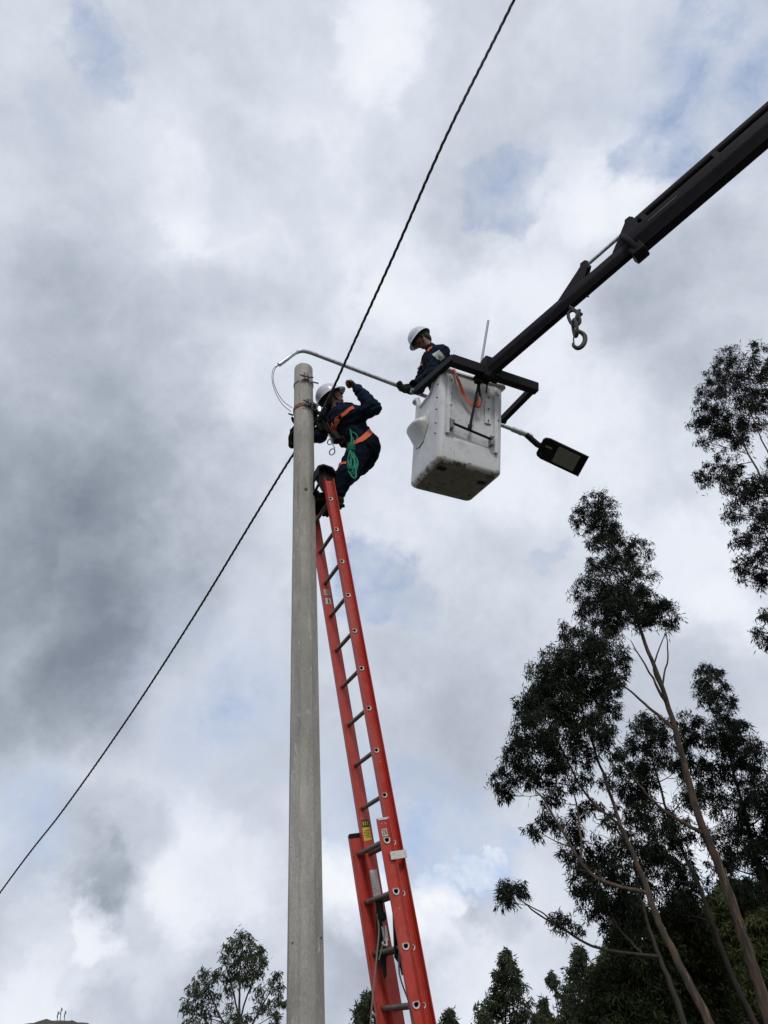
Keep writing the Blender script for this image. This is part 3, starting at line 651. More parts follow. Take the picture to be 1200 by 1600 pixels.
m_ = MB(); m_.prism(hexp(.215, .275), k1, boomB+bd*2.3, bx_, bz-bx_*0); m_.build('outer_section', K['boom'], boom, bevel=.008)
m_ = MB(); m_.prism([(-.105, .15), (.105, .15), (.125, .06), (.125, -.05), (.06, -.165), (-.06, -.165), (-.125, -.05), (-.125, .06)], k1-bd*.012, k1+bd*.03, bx_, bz)
m_.prism([(-.085, -.08), (.085, -.08), (.07, -.165), (.04, -.185), (-.04, -.185), (-.07, -.165)], k1-bd*.06, k1+bd*.07, bx_, bz); m_.build('collar', K['boom'], boom, bevel=.008)
# cylinder on top: lugs, rod and barrel
CZ = .25
k2 = onboom(1003, 352)
def lugplate(base_s, tip_s, tip_z, w, name='cylinder_lug'):
    m_ = MB()
    for s_ in (-1, 1):
        vs = []
        for e in (-.008, .008):
            for (dd, zz) in ((base_s-.24, .06), (base_s+.10, .06), (tip_s+.045, tip_z-.01), (tip_s+.03, tip_z+.035), (tip_s-.02, tip_z+.04), (tip_s-.05, tip_z)):
                vs.append(boomA+bd*dd+bz*zz+bx_*(s_*w+e))
        m_.add(vs, [tuple(range(6))[::-1], tuple(range(6, 12))]+[(i, (i+1) % 6, 6+(i+1) % 6, 6+i) for i in range(6)])
    return m_.build(name, K['boom'], boom, bevel=.003)
t0 = (k0-boomA).dot(bd); t1 = (k1-boomA).dot(bd)
lugplate(t0-.12, t0+.10, CZ, .035)
lugplate(t1+.08, t1+.17, CZ+.03, .055)
m_ = MB(); m_.tube([boomA+bd*(t0+.06)+bz*CZ, boomA+bd*(t1+.2)+bz*CZ], .018, 12); m_.tube([boomA+bd*(t0+.03)+bz*CZ, boomA+bd*(t0+.13)+bz*CZ], .032, 12); m_.build('cylinder_rod', K['galv'], boom)
m_ = MB(); m_.tube([boomA+bd*(t1+.10)+bz*CZ, boomA+bd*(t1+.15)+bz*CZ, boomA+bd*(t1+.17)+bz*CZ, boomB+bd*2.0+bz*CZ], [.05, .05, .046, .046], 20); m_.build('cylinder_barrel', K['boom'], boom)
m_ = MB(); m_.tube([boomA+bd*(t1+.2)+bz*(CZ+.055), boomB+bd*2.0+bz*(CZ+.055)], .010, 8); m_.build('hydraulic_pipe', K['galv'], boom)
for k_ in (.1, .9): m_ = MB(); m_.box(boomA+bd*(t1+.17+k_)+bz*(CZ-.075), bd*.03, bx_*.05, bz*.05); m_.build('barrel_saddle', K['boom'], boom, bevel=.005)
for tt in (t0-.35, t1+.40):
    m_ = MB(); m_.box(boomA+bd*tt+bz*.012+bx_*(.0685 if tt < t1 else .1085), bd*(.05 if tt < t1 else .16), bx_*.003, bz*.009); m_.build('wear_strip', K['chain'], boom)
# cross beam and arms round the bucket
xl = bpx(705, 563, b=FB); xr = bpx(834, 606, b=FB); xd = (xr-xl).normalized(); xn = BB; xu = xd.cross(xn).normalized()
if xu.z < 0: xu = -xu
m_ = MB(); m_.bar(xl-xd*.0, xr+xd*.035, .085, .105, xu); m_.build('cross_beam', K['boom'], boom, bevel=.006)
armL = xl+BB*.80; armR = xr+BB*.62
al2 = P(649, 612, 5.46); ar2 = P(784, 657, 5.87)
for s0_, s1_ in ((xl, al2), (xr, ar2)):
    m_ = MB(); dd = (s1_-s0_).normalized(); m_.bar(s0_-dd*.04, s1_, .055, .08, xu); m_.build('side_arm', K['boom'], boom, bevel=.005)
    m_ = MB(); m_.tube([s1_-xd*.05, s1_+xd*.05], .028, 14); m_.build('pivot_pin', K['steel'], boom)
m_ = MB(); m_.box(jt-BB*.0-xd*.02+xu*.02, xd*.05, BB*.055, xu*.12); m_.box(jt+xd*.05-xu*.03, xd*.07, BB*.065, xu*.05); m_.build('mounting_head', K['boom'], boom, bevel=.006)
jc = bpx(752, 590, b=FB+.05)
m_ = MB()
for s_ in (-.055, -.015, .03, .06): m_.tube([jc+xd*s_+xu*.03, jc+xd*s_-xu*.045], .010, 8)
m_.box(jc-xu*.03, xd*.085, BB*.03, xu*.009); m_.box(jc-xu*.062-xd*.03, xd*.035, BB*.03, xu*.012); m_.build('shackle_bolts', K['black'], boom)
m_ = MB(); m_.tube([P(752, 568, jt.y+.10), P(763, 501, jt.y+.10)], .013, 12); m_.build('steel_rod', K['rodm'], boom)
m_ = MB(); m_.tube([jc+xd*.07-xu*.03, jc+xd*.065-xu*.16], .008, 8); m_.build('hanging_rod', K['black'], boom)
# chain and hook hanging under the boom
def torus(c, n_, u_, R1, R2, r, sy=1.0, seg=20, ms=8, a0=0, a1=360, taper=None):
    m_ = MB(); w = n_.cross(u_); pts = []
    full = a1-a0 >= 360
    for i in range(seg+1): a = R(a0+(a1-a0)*i/seg); pts.append(c+u_*math.cos(a)*R1+w*math.sin(a)*R2)
    return pts
hk = empty('lifting_hook', P(896, 487, onboom(900, 470).y), 'grey steel hook on two heavy chain links hanging under the boom', 'hook')
hy = onboom(898, 468).y
def hp(x, y): return P(x, y, hy)
def ovlink(pa, pb, w, r, nrm_, name='chain_link'):
    m_ = MB(); ax = (pb-pa); L_ = ax.length/2; ax.normalize(); side = nrm_.cross(ax).normalized(); c = (pa+pb)/2; pts = []
    for i in range(25):
        a = 2*math.pi*i/24; cx = math.cos(a); sx = math.sin(a); pts.append(c+ax*(math.copysign(abs(cx)**.8, cx)*L_)+side*(math.copysign(abs(sx)**.8, sx)*w))
    m_.tube(pts, r, 8, cap=False); return m_.build(name, K['chain'], hk)
vd = ray(898, 510).normalized()
ovlink(hp(892, 486), hp(902, 508), .045, .016, vd)
ovlink(hp(905, 487), hp(900, 502), .035, .017, vd.cross(Vector((0, 0, 1))).normalized()+vd*.5)
ovlink(hp(896, 501), hp(901, 524), .040, .017, (vd.cross(Vector((0, 0, 1))).normalized()+vd*.9).normalized())
m_ = MB(); m_.tube([hp(890, 480), hp(909, 492)], .018, 10); m_.build('shackle_pin', K['chain'], hk)
m_ = MB(); hp_ = [hp(901, 517), hp(907, 519), hp(913, 524), hp(914, 532), hp(910, 540), hp(903, 544), hp(897, 541), hp(895, 536)]
m_.tube(spline(hp_, 5), [.020*q for q in np.interp(np.linspace(0, 1, 36), [0, .3, .6, .9, 1], [.8, 1.1, 1.15, .8, .4])], 12); m_.build('hook', K['chain'], hk)
m_ = MB(); m_.tube([hp(898, 520), hp(896, 530), hp(897, 538)], .007, 8); m_.build('safety_latch', K['chain'], hk)
# small pin under the boom
m_ = MB(); kk = onboom(918, 470); m_.tube([kk-bz*.06, kk-bz*.13+bd*.02], .008, 6); m_.build('pin', K['boom'], boom)

# ------------------------------------------------------------------ ribbon helper
def ribbon(pts, w, th, nrmls, name, m, parent=None):
    mbx = MB(); n_ = len(pts); vs = []
    for i, p in enumerate(pts):
        t = (pts[min(i+1, n_-1)]-pts[max(i-1, 0)]).normalized(); nn = nrmls[i] if isinstance(nrmls, list) else nrmls
        s_ = t.cross(nn).normalized(); nn = s_.cross(t).normalized()
        vs += [p+s_*w/2, p+s_*w/2+nn*th, p-s_*w/2+nn*th, p-s_*w/2]
    mbx.add(vs, [(i*4+k, i*4+(k+1) % 4, (i+1)*4+(k+1) % 4, (i+1)*4+k) for i in range(n_-1) for k in range(4)]+[(0, 1, 2, 3), tuple(range((n_-1)*4, n_*4))[::-1]])
    return mbx.build(name, m, parent, smooth=60)
st = empty('safety_strap', bpx(712, 580, b=-.03), 'orange safety strap hanging from the bucket rim down its boom side', 'strap')
pts = spline([bpx(709, 577, b=-.02), bpx(713, 587, b=-.035), bpx(719, 602, b=-.045), bpx(724, 616, b=-.04), bpx(732, 627, b=-.04), bpx(742, 634, b=-.045), bpx(748, 636, b=-.05)], 6)
nr = [(-BB+BA*.5*math.sin(i*.35)).normalized() for i in range(len(pts))]
ribbon(pts, .032, .004, nr, 'webbing', K['orange'], st)
m_ = MB(); m_.tube(spline([bpx(744, 636, b=-.06), bpx(750, 634, b=-.06), bpx(753, 625, b=-.06), bpx(750, 617, b=-.06), bpx(747, 622, b=-.06), bpx(746, 632, b=-.06)], 5), .008, 8); m_.build('snap_hook', K['rust'], st)
ribbon(spline([bpx(745, 622, b=-.055), bpx(746, 630, b=-.055), bpx(749, 637, b=-.055)], 5), .035, .006, -BB, 'webbing_loop', K['orange'], st)
m_ = MB(); m_.tube([bpx(748, 600, b=-.07), bpx(750, 618, b=-.065)], .012, 8); m_.build('shackle', K['black'], st)

# ------------------------------------------------------------------ people: signed-distance bodies
def sdf_mesh(prims, h):
    lo = np.full(3, 1e9); hi = -lo; B_ = []
    for p in prims:
        if p[0] == 'cap': a, b, ra, rb, k = p[1:]; a = np.array(a); b = np.array(b); r = max(ra, rb)+k+2*h; l_ = np.minimum(a, b)-r; h_ = np.maximum(a, b)+r
        else: c, rad, Mx, k = p[1:]; c = np.array(c); r = max(rad)+k+2*h; l_ = c-r; h_ = c+r
        B_.append((l_, h_)); lo = np.minimum(lo, l_); hi = np.maximum(hi, h_)
    n = np.ceil((hi-lo)/h).astype(int)+2; D = np.full(n, 1.0, np.float32)
    for p, (l_, h_) in zip(prims, B_):
        i0 = np.maximum(((l_-lo)/h).astype(int), 0); i1 = np.minimum(((h_-lo)/h).astype(int)+2, n)
        g = [lo[q]+h*np.arange(i0[q], i1[q]) for q in range(3)]; X, Y, Z = np.meshgrid(*g, indexing='ij'); Q = np.stack([X, Y, Z], -1)
        if p[0] == 'cap':
            a, b, ra, rb, k = p[1:]; a = np.array(a); d = np.array(b)-a; L2 = max(1e-9, d@d); t = np.clip(((Q-a)@d)/L2, 0, 1)
            dist = np.linalg.norm(Q-a-t[..., None]*d, axis=-1)-(ra+(rb-ra)*t)
        else:
            c, rad, Mx, k = p[1:]; q = (Q-np.array(c))@np.array(Mx).T; rad = np.array(rad); k0 = np.linalg.norm(q/rad, axis=-1); k1_ = np.linalg.norm(q/(rad*rad), axis=-1)
            dist = k0*(k0-1)/np.maximum(k1_, 1e-6)
        sl_ = tuple(slice(i0[q], i1[q]) for q in range(3)); A = D[sl_]
        hh = np.clip(.5+.5*(A-dist)/k, 0, 1); D[sl_] = np.where(A > .9, np.minimum(A, dist), A*(1-hh)+dist*hh-k*hh*(1-hh))
    s = D < 0
    c8 = [(i, j, k) for i in (0, 1) for j in (0, 1) for k in (0, 1)]
    def sh8(a, c): return a[c[0]:a.shape[0]-1+c[0], c[1]:a.shape[1]-1+c[1], c[2]:a.shape[2]-1+c[2]]
    cnt = sum(sh8(s, c).astype(np.int8) for c in c8); act = (cnt > 0) & (cnt < 8); idx = np.argwhere(act)
    V = np.zeros((len(idx), 3)); W = np.zeros(len(idx))
    for a in c8:
        for b in c8:
            if sum(abs(x-y) for x, y in zip(a, b)) == 1 and a < b:
                da = D[tuple((idx+a).T)]; db = D[tuple((idx+b).T)]; m = (da < 0) != (db < 0); t = np.where(m, da/np.where(m, da-db, 1), 0)
                V[m] += (np.array(a)+t[:, None]*(np.array(b)-np.array(a)))[m]; W[m] += 1
    V = lo+h*(idx+V/W[:, None]); num = -np.ones(act.shape, int); num[tuple(idx.T)] = np.arange(len(idx)); Fq = []
    for ax in range(3):
        u, v_ = [(1, 2), (2, 0), (0, 1)][ax]
        s0 = np.take(s, range(0, s.shape[ax]-1), ax); s1 = np.take(s, range(1, s.shape[ax]), ax); e = np.argwhere(s0 != s1)
        for q in range(3):
            if q != ax: e = e[(e[:, q] > 0) & (e[:, q] < n[q]-1)]
        U_ = np.eye(3, dtype=int)[u]; V_ = np.eye(3, dtype=int)[v_]
        q4 = np.stack([num[tuple((e-o).T)] for o in (0*U_, U_, U_+V_, V_)], 1); fl = s[tuple(e.T)]; q4[~fl] = q4[~fl][:, ::-1]; Fq.append(q4)
    Fq = np.concatenate(Fq); Fq = Fq[(Fq >= 0).all(1)]
    return V, Fq
def smooth_mesh(V, Fq, it=2):
    for _ in range(it):
        acc = np.zeros_like(V); cn = np.zeros(len(V))
        for a, b in ((0, 1), (1, 2), (2, 3), (3, 0)):
            np.add.at(acc, Fq[:, a], V[Fq[:, b]]); np.add.at(acc, Fq[:, b], V[Fq[:, a]]); np.add.at(cn, Fq[:, a], 1); np.add.at(cn, Fq[:, b], 1)
        V = V*.5+.5*acc/np.maximum(cn, 1)[:, None]
    return V
def vnormals(V, Fq):
    nf = np.cross(V[Fq[:, 2]]-V[Fq[:, 0]], V[Fq[:, 3]]-V[Fq[:, 1]]); Nv = np.zeros_like(V)
    for k in range(4): np.add.at(Nv, Fq[:, k], nf)
    return Nv/np.maximum(1e-9, np.linalg.norm(Nv, axis=1))[:, None]
def wrinkle(V, Fq, amp, sc, axis):
    Nv = vnormals(V, Fq); ax = np.array(axis); o = np.empty(len(V))
    for i, p in enumerate(V):
        q = p+ax*(p@ax)*1.2                                  # folds run across the limb
        a = noise.noise(Vector(q*sc)); b = noise.noise(Vector(q*sc*2.3+3)); o[i] = (1-abs(a)*2.2)*.7+b*.5
    return V+Nv*(amp*o)[:, None]
def cloth(prims, h, amp, sc, axis, name, m, parent):
    V, Fq = sdf_mesh(prims, h); V = smooth_mesh(V, Fq, 2); V = wrinkle(V, Fq, amp, sc, axis)
    o = rawmesh(name, V, Fq, m, parent); return o, BVHTree.FromPolygons([Vector(v_) for v_ in V], [tuple(f) for f in Fq])
def frame(f, u):
    f = Vector(f).normalized(); u = Vector(u); u = (u-f*u.dot(f)).normalized(); return f, u, f.cross(u)   # forward, up, right
def cp(a, b, ra, rb=None, k=.03): return ('cap', tuple(a), tuple(b), ra, ra if rb is None else rb, k)
def el3(c, rad, f, u, r, k=.03): return ('ell', tuple(c), rad, [tuple(r), tuple(f), tuple(u)], k)    # rad = (side, front, up)
def head_prims(c, f, u, r):
    return [el3(c+u*.025-f*.012, (.076, .096, .098), f, u, r), el3(c-u*.045+f*.022, (.058, .068, .072), f, u, r), el3(c-u*.098+f*.062, (.024, .020, .018), f, u, r, .02),
            cp(c+f*.085-u*.0, c+f*.112-u*.034, .011, .016, .012), el3(c+f*.092-u*.062, (.026, .012, .010), f, u, r, .01), cp(c+f*.082+u*.024-r*.035, c+f*.082+u*.024+r*.035, .013, k=.015),
            el3(c+f*.058-u*.03+r*.04, (.024, .03, .026), f, u, r, .02), el3(c+f*.058-u*.03-r*.04, (.024, .03, .026), f, u, r, .02),
            el3(c+r*.078-f*.005-u*.008, (.010, .020, .032), f, u, r, .008), el3(c-r*.078-f*.005-u*.008, (.010, .020, .032), f, u, r, .008)]
def hand_prims(w, d, palm, side, curl, g=0.0, spread=.06, thumb=.6):
    """w wrist, d direction of the knuckles, palm normal, side = thumb side; curl = bend per joint in radians"""
    d = Vector(d).normalized(); palm = Vector(palm); palm = (palm-d*palm.dot(d)).normalized(); s = Vector(side); s = (s-d*s.dot(d)-palm*s.dot(palm)).normalized()
    pr = []; lens = [(.040, .024, .019), (.044, .028, .021), (.041, .026, .020), (.032, .020, .017)]
    for i in range(4):
        off = s*(.030-.0205*i); kn = w+d*(.088-.004*abs(i-1))+off
        pr.append(cp(w+d*.012+off*.6, kn, .015+g, .012+g, .012)); dd = (d+s*(spread*(1.2-i))).normalized(); p = kn; an = 0
        for j, l_ in enumerate(lens[i]):
            an += curl*(1.0, 1.15, .8)[j]*(1+.06*(i-1.5)); v_ = dd*math.cos(an)+palm*math.sin(an); q = p+v_*l_; pr.append(cp(p, q, .0098+g-.0006*j, .0092+g-.0008*j, .004)); p = q
    t0_ = w+d*.022+s*.026+palm*.006; v_ = (d*.62+s*.62+palm*.45*thumb).normalized(); t1_ = t0_+v_*.042; v2 = (d*.8-s*.15*thumb+palm*.7*thumb).normalized(); t2_ = t1_+v2*.032; v3 = (d*.6-s*.55*thumb+palm*.6*thumb).normalized()
    pr += [cp(t0_, t1_, .016+g, .012+g, .012), cp(t1_, t2_, .0115+g, .0105+g, .004), cp(t2_, t2_+v3*.026, .0105+g, .009+g, .004)]
    return pr
def helmet(c, f, u, r, parent, brim=.055):
    m_ = MB(); nr_, na = 14, 40; vs = []
    def ring(rad, z, bf, dz):
        o = []
        for j in range(na):
            a = 2*math.pi*j/na; ca, sa = math.cos(a), math.sin(a); ext = bf*(.22+.78*max(0, ca)**2.2)
            o.append(c+f*(ca*(.134*rad+ext)-.008)+r*(sa*(.120*rad+ext*.75))+u*(z+dz*max(0, ca)))
        return o
    for i in range(nr_):
        t = math.pi/2*(1-i/(nr_-1)); z = .03+.118*math.sin(t); rad = max(.02, math.cos(t))
        rr_ = ring(rad, z, 0, 0)
        for j, p in enumerate(rr_):                 # centre ridge and two side ridges
            a = 2*math.pi*j/na; y = abs(math.sin(a)*rad)
            if i < nr_-2: rr_[j] = p+u*(.006*math.exp(-(y/.10)**2)+.004*math.exp(-((y-.42)/.08)**2))
        vs += rr_
    vs += ring(1.0, .022, .006, 0); vs += ring(1.0, .012, brim, -.014); vs += ring(1.0, .006, brim, -.014); vs += ring(.97, .014, 0, 0)
    for i in range(nr_-1, -1, -3):
        t = math.pi/2*(1-i/(nr_-1)); vs += ring(max(.02, math.cos(t))*.96, .03+.112*math.sin(t), 0, 0)
    m = len(vs)//na; fs = [(i*na+j, i*na+(j+1) % na, (i+1)*na+(j+1) % na, (i+1)*na+j) for i in range(m-1) for j in range(na)]+[tuple(range(na)), tuple(range((m-1)*na, m*na))]
    m_.add(vs, fs); hm = m_.build('helmet', K['helmet'], parent, smooth=50)
    m_ = MB()
    for s_ in (-1, 1):
        ch = c-u*.118+f*.05; m_.tube(spline([c+r*s_*.10+f*.055+u*.02, c+r*s_*.082+f*.02-u*.05, ch+r*s_*.012], 5), .006, 6); m_.tube(spline([c+r*s_*.10-f*.06+u*.02, c+r*s_*.086-f*.0-u*.02, c+r*s_*.082+f*.02-u*.05], 5), .006, 6)
    m_.build('chin_strap', K['webblk'], hm)
    m_ = MB(); m_.tube([c+f*(math.cos(R(a))*.108-.01)+r*math.sin(R(a))*.090+u*.018 for a in range(0, 361, 15)], .011, 8, cap=False); m_.tube([c-f*.11-u*.02+r*.03, c-f*.118-u*.0, c-f*.11-u*.02-r*.03], .013, 8); m_.build('headband', K['black'], hm)
    return hm
def face_bits(c, f, u, r, parent):
    for s_ in (-1, 1):
        m_ = MB(); e = c+f*.083+u*.006+r*s_*.031; m_.tube([e-f*.012, e-f*.006, e+f*.004, e+f*.009], [.008, .012, .010, .004], 10); m_.build('eye', K['ink'], parent)
    V, Fq = sdf_mesh([el3(c-f*.035+u*.01, (.082, .085, .088), f, u, r), el3(c-f*.05-u*.05, (.066, .05, .06), f, u, r)], .009); rawmesh('hair', V, Fq, K['hair'], parent)
def snap(bvh, pxs, off=.006, sub=6, y_guess=None):
    o, nn = [], []
    for p in spline([Vector((a, b, 0)) for a, b in pxs], sub):
        d = ray(p.x, p.y).normalized(); h_ = bvh.ray_cast(EYE, d)
        if h_[0] is None: continue
        nrm_ = h_[1]
        if nrm_.dot(d) > 0: nrm_ = -nrm_
        o.append(h_[0]+nrm_*off); nn.append(nrm_)
    for _ in range(2):
        o = [o[0]]+[(o[i-1]+o[i]*2+o[i+1])/4 for i in range(1, len(o)-1)]+[o[-1]]; nn = [nn[0]]+[(nn[i-1]+nn[i]*2+nn[i+1]).normalized() for i in range(1, len(nn)-1)]+[nn[-1]]
    return o, nn
def wstrap(bvh, pxs, w, m, parent, name='harness_strap', off=.005):
    p, nn = snap(bvh, pxs, off); return ribbon(p, w, .005, nn, name, m, parent) if len(p) > 3 else None
def boot(an, toe_d, up, parent):
    f, u, r = frame(toe_d, up)
    pr = [cp(an+u*.13-f*.005, an-u*.01, .052, .046), cp(an-u*.035-f*.03, an-u*.05+f*.10, .040, .042), el3(an-u*.052+f*.125, (.048, .06, .036), f, u, r), cp(an-u*.06-f*.035, an-u*.065+f*.03, .036, .036)]
    V, Fq = sdf_mesh(pr, .008); V = smooth_mesh(V, Fq, 1); b = rawmesh('boot', V, Fq, K['boot'], parent)
    m_ = MB(); n_ = 20; vs = []
    for z in (-.112, -.088):
        for i in range(n_):
            a = 2*math.pi*i/n_; x = math.cos(a); y = math.sin(a); vs.append(an+u*z+f*(.052+x*.135)+r*(y*(.040+.012*x)))
    m_.add(vs, [tuple(range(n_)), tuple(range(n_, 2*n_))]+[(i, (i+1) % n_, n_+(i+1) % n_, n_+i) for i in range(n_)])
    for k_ in range(7): m_.box(an-u*.116+f*(-.05+.033*k_), f*.009, r*.036, u*.005)
    m_.build('sole', K['black'], b); return b

# ---- the worker on the ladder
def vec(*a): return Vector(a)
J = {}
J['pel'] = P(570, 702, 5.22); J['head'] = P(517, 621, 5.10)
hf, hu, hr = frame((.86, -.20, .50), (-.52, -.25, .80))
J['neck'] = J['head']-hu*.15-hf*.02
J['shL'] = P(557, 650, 5.06); J['shR'] = P(512, 652, 5.26)
J['elL'] = P(584, 637, 4.92); J['wrL'] = P(557, 606, 4.90)
J['elR'] = P(500, 680, 5.36); J['wrR'] = vec(PX-.125, PY+.09, 0); J['wrR'].z = P(462, 682, 5.05).z
rg = lad(-1, 0, 0)
J['anL'] = lad(-1, .10, .12)+vec(0, 0, .135); J['anR'] = lad(-1, .10, .27)+vec(0, 0, .135)
J['hipL'] = J['pel']+vec(-.03, -.09, -.04); J['hipR'] = J['pel']+vec(-.02, .10, -.04)
J['knL'] = P(540, 743, 5.03); J['knR'] = J['knL']+vec(-.13, .16, .0)
w1 = empty('person', lad(-1, .05, .2), 'worker standing on the red ladder by the pole, orange harness, one fist raised', 'person')
def seglen(a, b): return round((J[a]-J[b]).length, 2)
print('W1', {k: seglen(*k.split('-')) for k in ('pel-neck', 'shL-shR', 'shL-elL', 'elL-wrL', 'shR-elR', 'elR-wrR', 'hipL-knL', 'knL-anL', 'hipR-knR', 'knR-anR', 'neck-head')})
def figure(J, hf, hu, hr, w, jm, tm, feetdir, hands, hsc=.007):
    fwd_up = (J['neck']-J['pel']).normalized(); rt = (J['shR']-J['shL']).normalized(); tf, tu, tr = frame(fwd_up.cross(rt)*1.0, fwd_up)
    mid = J['pel'].lerp(J['neck'], .62); shc = (J['shL']+J['shR'])/2; shl = J['shL'].lerp(shc, .12); shr = J['shR'].lerp(shc, .12)
    def torso(g): return [el3(J['pel'], (.150+g, .115+g, .12+g), tf, tu, tr, .05), el3(J['pel'].lerp(mid, .5), (.135+g, .105+g, .15), tf, tu, tr, .06), el3(mid.lerp(shc, .3), (.165+g, .115+g, .17+g*.5), tf, tu, tr, .06), cp(shl, shr, .06+g, k=.06)]
    def arms(g): return [x for s in 'LR' for x in (cp(J['sh'+s], J['el'+s], .058+g, .044+g, .04), cp(J['el'+s], J['wr'+s], .043+g, .029+g, .03))]
    def legs(g, c=0): return [x for s in 'LR' for x in (cp(J['hip'+s], J['kn'+s], .088+g, .060+g, .05), cp(J['kn'+s], J['an'+s], .058+g, .042+g+c, .03))]
    pr = torso(-.008)+arms(-.006)+legs(-.008)+[cp(J['neck'].lerp(shc, .4), J['head']-hu*.06-hf*.01, .058, .052, .03)]+head_prims(J['head'], hf, hu, hr)
    for hh in hands: pr += hand_prims(*hh)
    for s in 'LR': pr += [cp(J['an'+s], J['an'+s]+feetdir*.13-Vector((0, 0, .05)), .036, .03)]
    V, Fq = sdf_mesh(pr, hsc); rawmesh('body', V, Fq, K['skin'], w)
    low = J['pel'].lerp(mid, -.25)
    # jacket: torso and sleeves with a collar
    jk = [q for q in torso(.018)[1:]]+[el3(J['pel']+tu*.05, (.158, .128, .09), tf, tu, tr, .05)]
    for s in 'LR':
        e = J['el'+s]; wv = J['wr'+s]; jk += [cp(J['sh'+s], e, .078, .062, .045), cp(e, e.lerp(wv, .5), .062, .056, .03), cp(e.lerp(wv, .5), e.lerp(wv, .93), .056, .042, .02)]
    jk += [cp(J['neck'].lerp(shc, .6), J['neck']-hu*.005, .078, .066, .03)]
    jo, jb = cloth(jk, .010, .015, 9.0, tu, 'jacket', jm, w)
    tk = [el3(J['pel'], (.172, .138, .135), tf, tu, tr, .05)]
    for s in 'LR': tk += [cp(J['hip'+s], J['kn'+s], .108, .084, .05), cp(J['kn'+s], J['an'+s].lerp(J['kn'+s], .12), .082, .068, .03)]
    to, tb_ = cloth(tk, .010, .013, 8.0, (0, 0, 1), 'trousers', tm, w)
    for s in 'LR': boot(J['an'+s], feetdir, Vector((0, 0, 1)), w)
    helmet(J['head'], hf, hu, hr, w, .046); face_bits(J['head'], hf, hu, hr, w)
    return jo, jb, to, tb_, (tf, tu, tr)
toward_pole = (-Nn*1.0); toward_pole.z = 0; toward_pole.normalize()
fistd = (P(545, 596, 4.88)-J['wrL']).normalized()
HL = (J['wrL'], fistd, vec(-.9, -.2, -.1), vec(-.1, -.8, .5), 1.25)
HR = (J['wrR'], vec(.02, -.30, .62), vec(1, .1, 0), vec(0, -.6, .3), .8)
jo, jb, to, tb_, (tf, tu, tr) = figure(J, hf, hu, hr, w1, K['navy'], K['navyd'], toward_pole, [HL, HR])
print('tf', tf, 'want toward pole', toward_pole)
V, Fq = sdf_mesh(hand_prims(HR[0], HR[1], HR[2], HR[3], HR[4], g=.003)+[cp(HR[0]-HR[1].normalized()*.05, HR[0]+HR[1].normalized()*.02, .036, .030)], .006); rawmesh('glove', V, Fq, K['glove'], w1)
# harness: waist belt, shoulder straps, leg loops, chest webbing, rings
both = BVHTree.FromPolygons([v_.co.copy() for v_ in jo.data.vertices], [tuple(p.vertices) for p in jo.data.polygons])
def world_bvh(objs):
    bpy.context.view_layer.update(); vs, fs = [], []
    for o in objs:
        k = len(vs); mw = o.matrix_world; vs += [mw @ v_.co for v_ in o.data.vertices]; fs += [tuple(i+k for i in p.vertices) for p in o.data.polygons]
    return BVHTree.FromPolygons(vs, fs)
wb = world_bvh([jo, to])
wstrap(wb, [(552, 693), (560, 690), (568, 685), (576, 678), (579, 674)], .055, K['orange'], w1, 'waist_belt')
wstrap(wb, [(524, 657), (532, 652), (540, 646), (547, 640), (553, 637)], .045, K['orange'], w1)
wstrap(wb, [(519, 664), (523, 668), (527, 660), (529, 652)], .05, K['orange'], w1)
wstrap(wb, [(513, 660), (516, 668), (520, 674), (526, 672)], .04, K['orange'], w1)
wstrap(wb, [(528, 727), (534, 725), (541, 724)], .028, K['orange'], w1, 'leg_strap')
wstrap(wb, [(530, 650), (537, 657), (545, 664), (552, 672), (557, 680)], .035, K['webblk'], w1)
wstrap(wb, [(512, 664), (516, 680), (521, 694), (528, 708), (533, 716)], .04, K['webblk'], w1)
wstrap(wb, [(520, 690), (530, 694), (540, 695), (552, 692)], .05, K['webblk'], w1)
wstrap(wb, [(574, 690), (582, 698), (588, 708), (590, 718)], .04, K['webblk'], w1, 'leg_strap')
wstrap(wb, [(521, 668), (528, 674), (537, 677), (545, 682)], .03, K['webblk'], w1)
def at1(x, y, dy=0.0):
    d = ray(x, y).normalized(); h_ = wb.ray_cast(EYE, d)
    p = h_[0] if h_[0] is not None else P(x, y, 5.0); return p-d*(.03+dy)
m_ = MB(); m_.tube(spline([at1(511, 668), at1(514, 680), at1(519, 692), at1(523, 700)], 5), .007, 8); m_.build('steel_carabiner', K['galv'], w1)
for (x, y) in ((519, 706), (516, 690)):
    m_ = MB(); c = at1(x, y, .02); vv = ray(x, y).normalized(); e1 = vv.orthogonal().normalized(); e2 = vv.cross(e1); m_.tube([c+e1*.03*math.cos(R(a))+e2*.022*math.sin(R(a)) for a in range(0, 361, 20)], .006, 6, cap=False); m_.build('ring', K['steel'], w1)
for (x, y, a, b, c_) in ((537, 690, .05, .03, .04), (524, 684, .04, .03, .05), (513, 674, .025, .02, .045)):
    c = at1(x, y, -.01); m_ = MB(); m_.box(c, tr*a, tf*b, tu*c_); m_.build('tool_pouch', K['boot'], w1, bevel=.01)
# work positioning rope from the belt round the pole
zl = P(462, 652, 5.0).z
lp_ = [at1(512, 672, .0)]+[vec(PX+(pole_r(zl)+.015)*math.cos(R(a)), PY+(pole_r(zl)+.015)*math.sin(R(a)), zl-.03+.05*math.sin(R(a-60))) for a in range(-30-360+390, 331, 25)]
lp_ = [at1(515, 676)]+[vec(PX+(pole_r(zl)+.014)*math.cos(R(a)), PY+(pole_r(zl)+.014)*math.sin(R(a)), zl-.02) for a in (20, 50, 80, 110, 140, 165, 190)]
m_ = MB(); m_.tube(spline(lp_, 6), .013, 8); m_.build('lanyard', K['webblk'], w1)
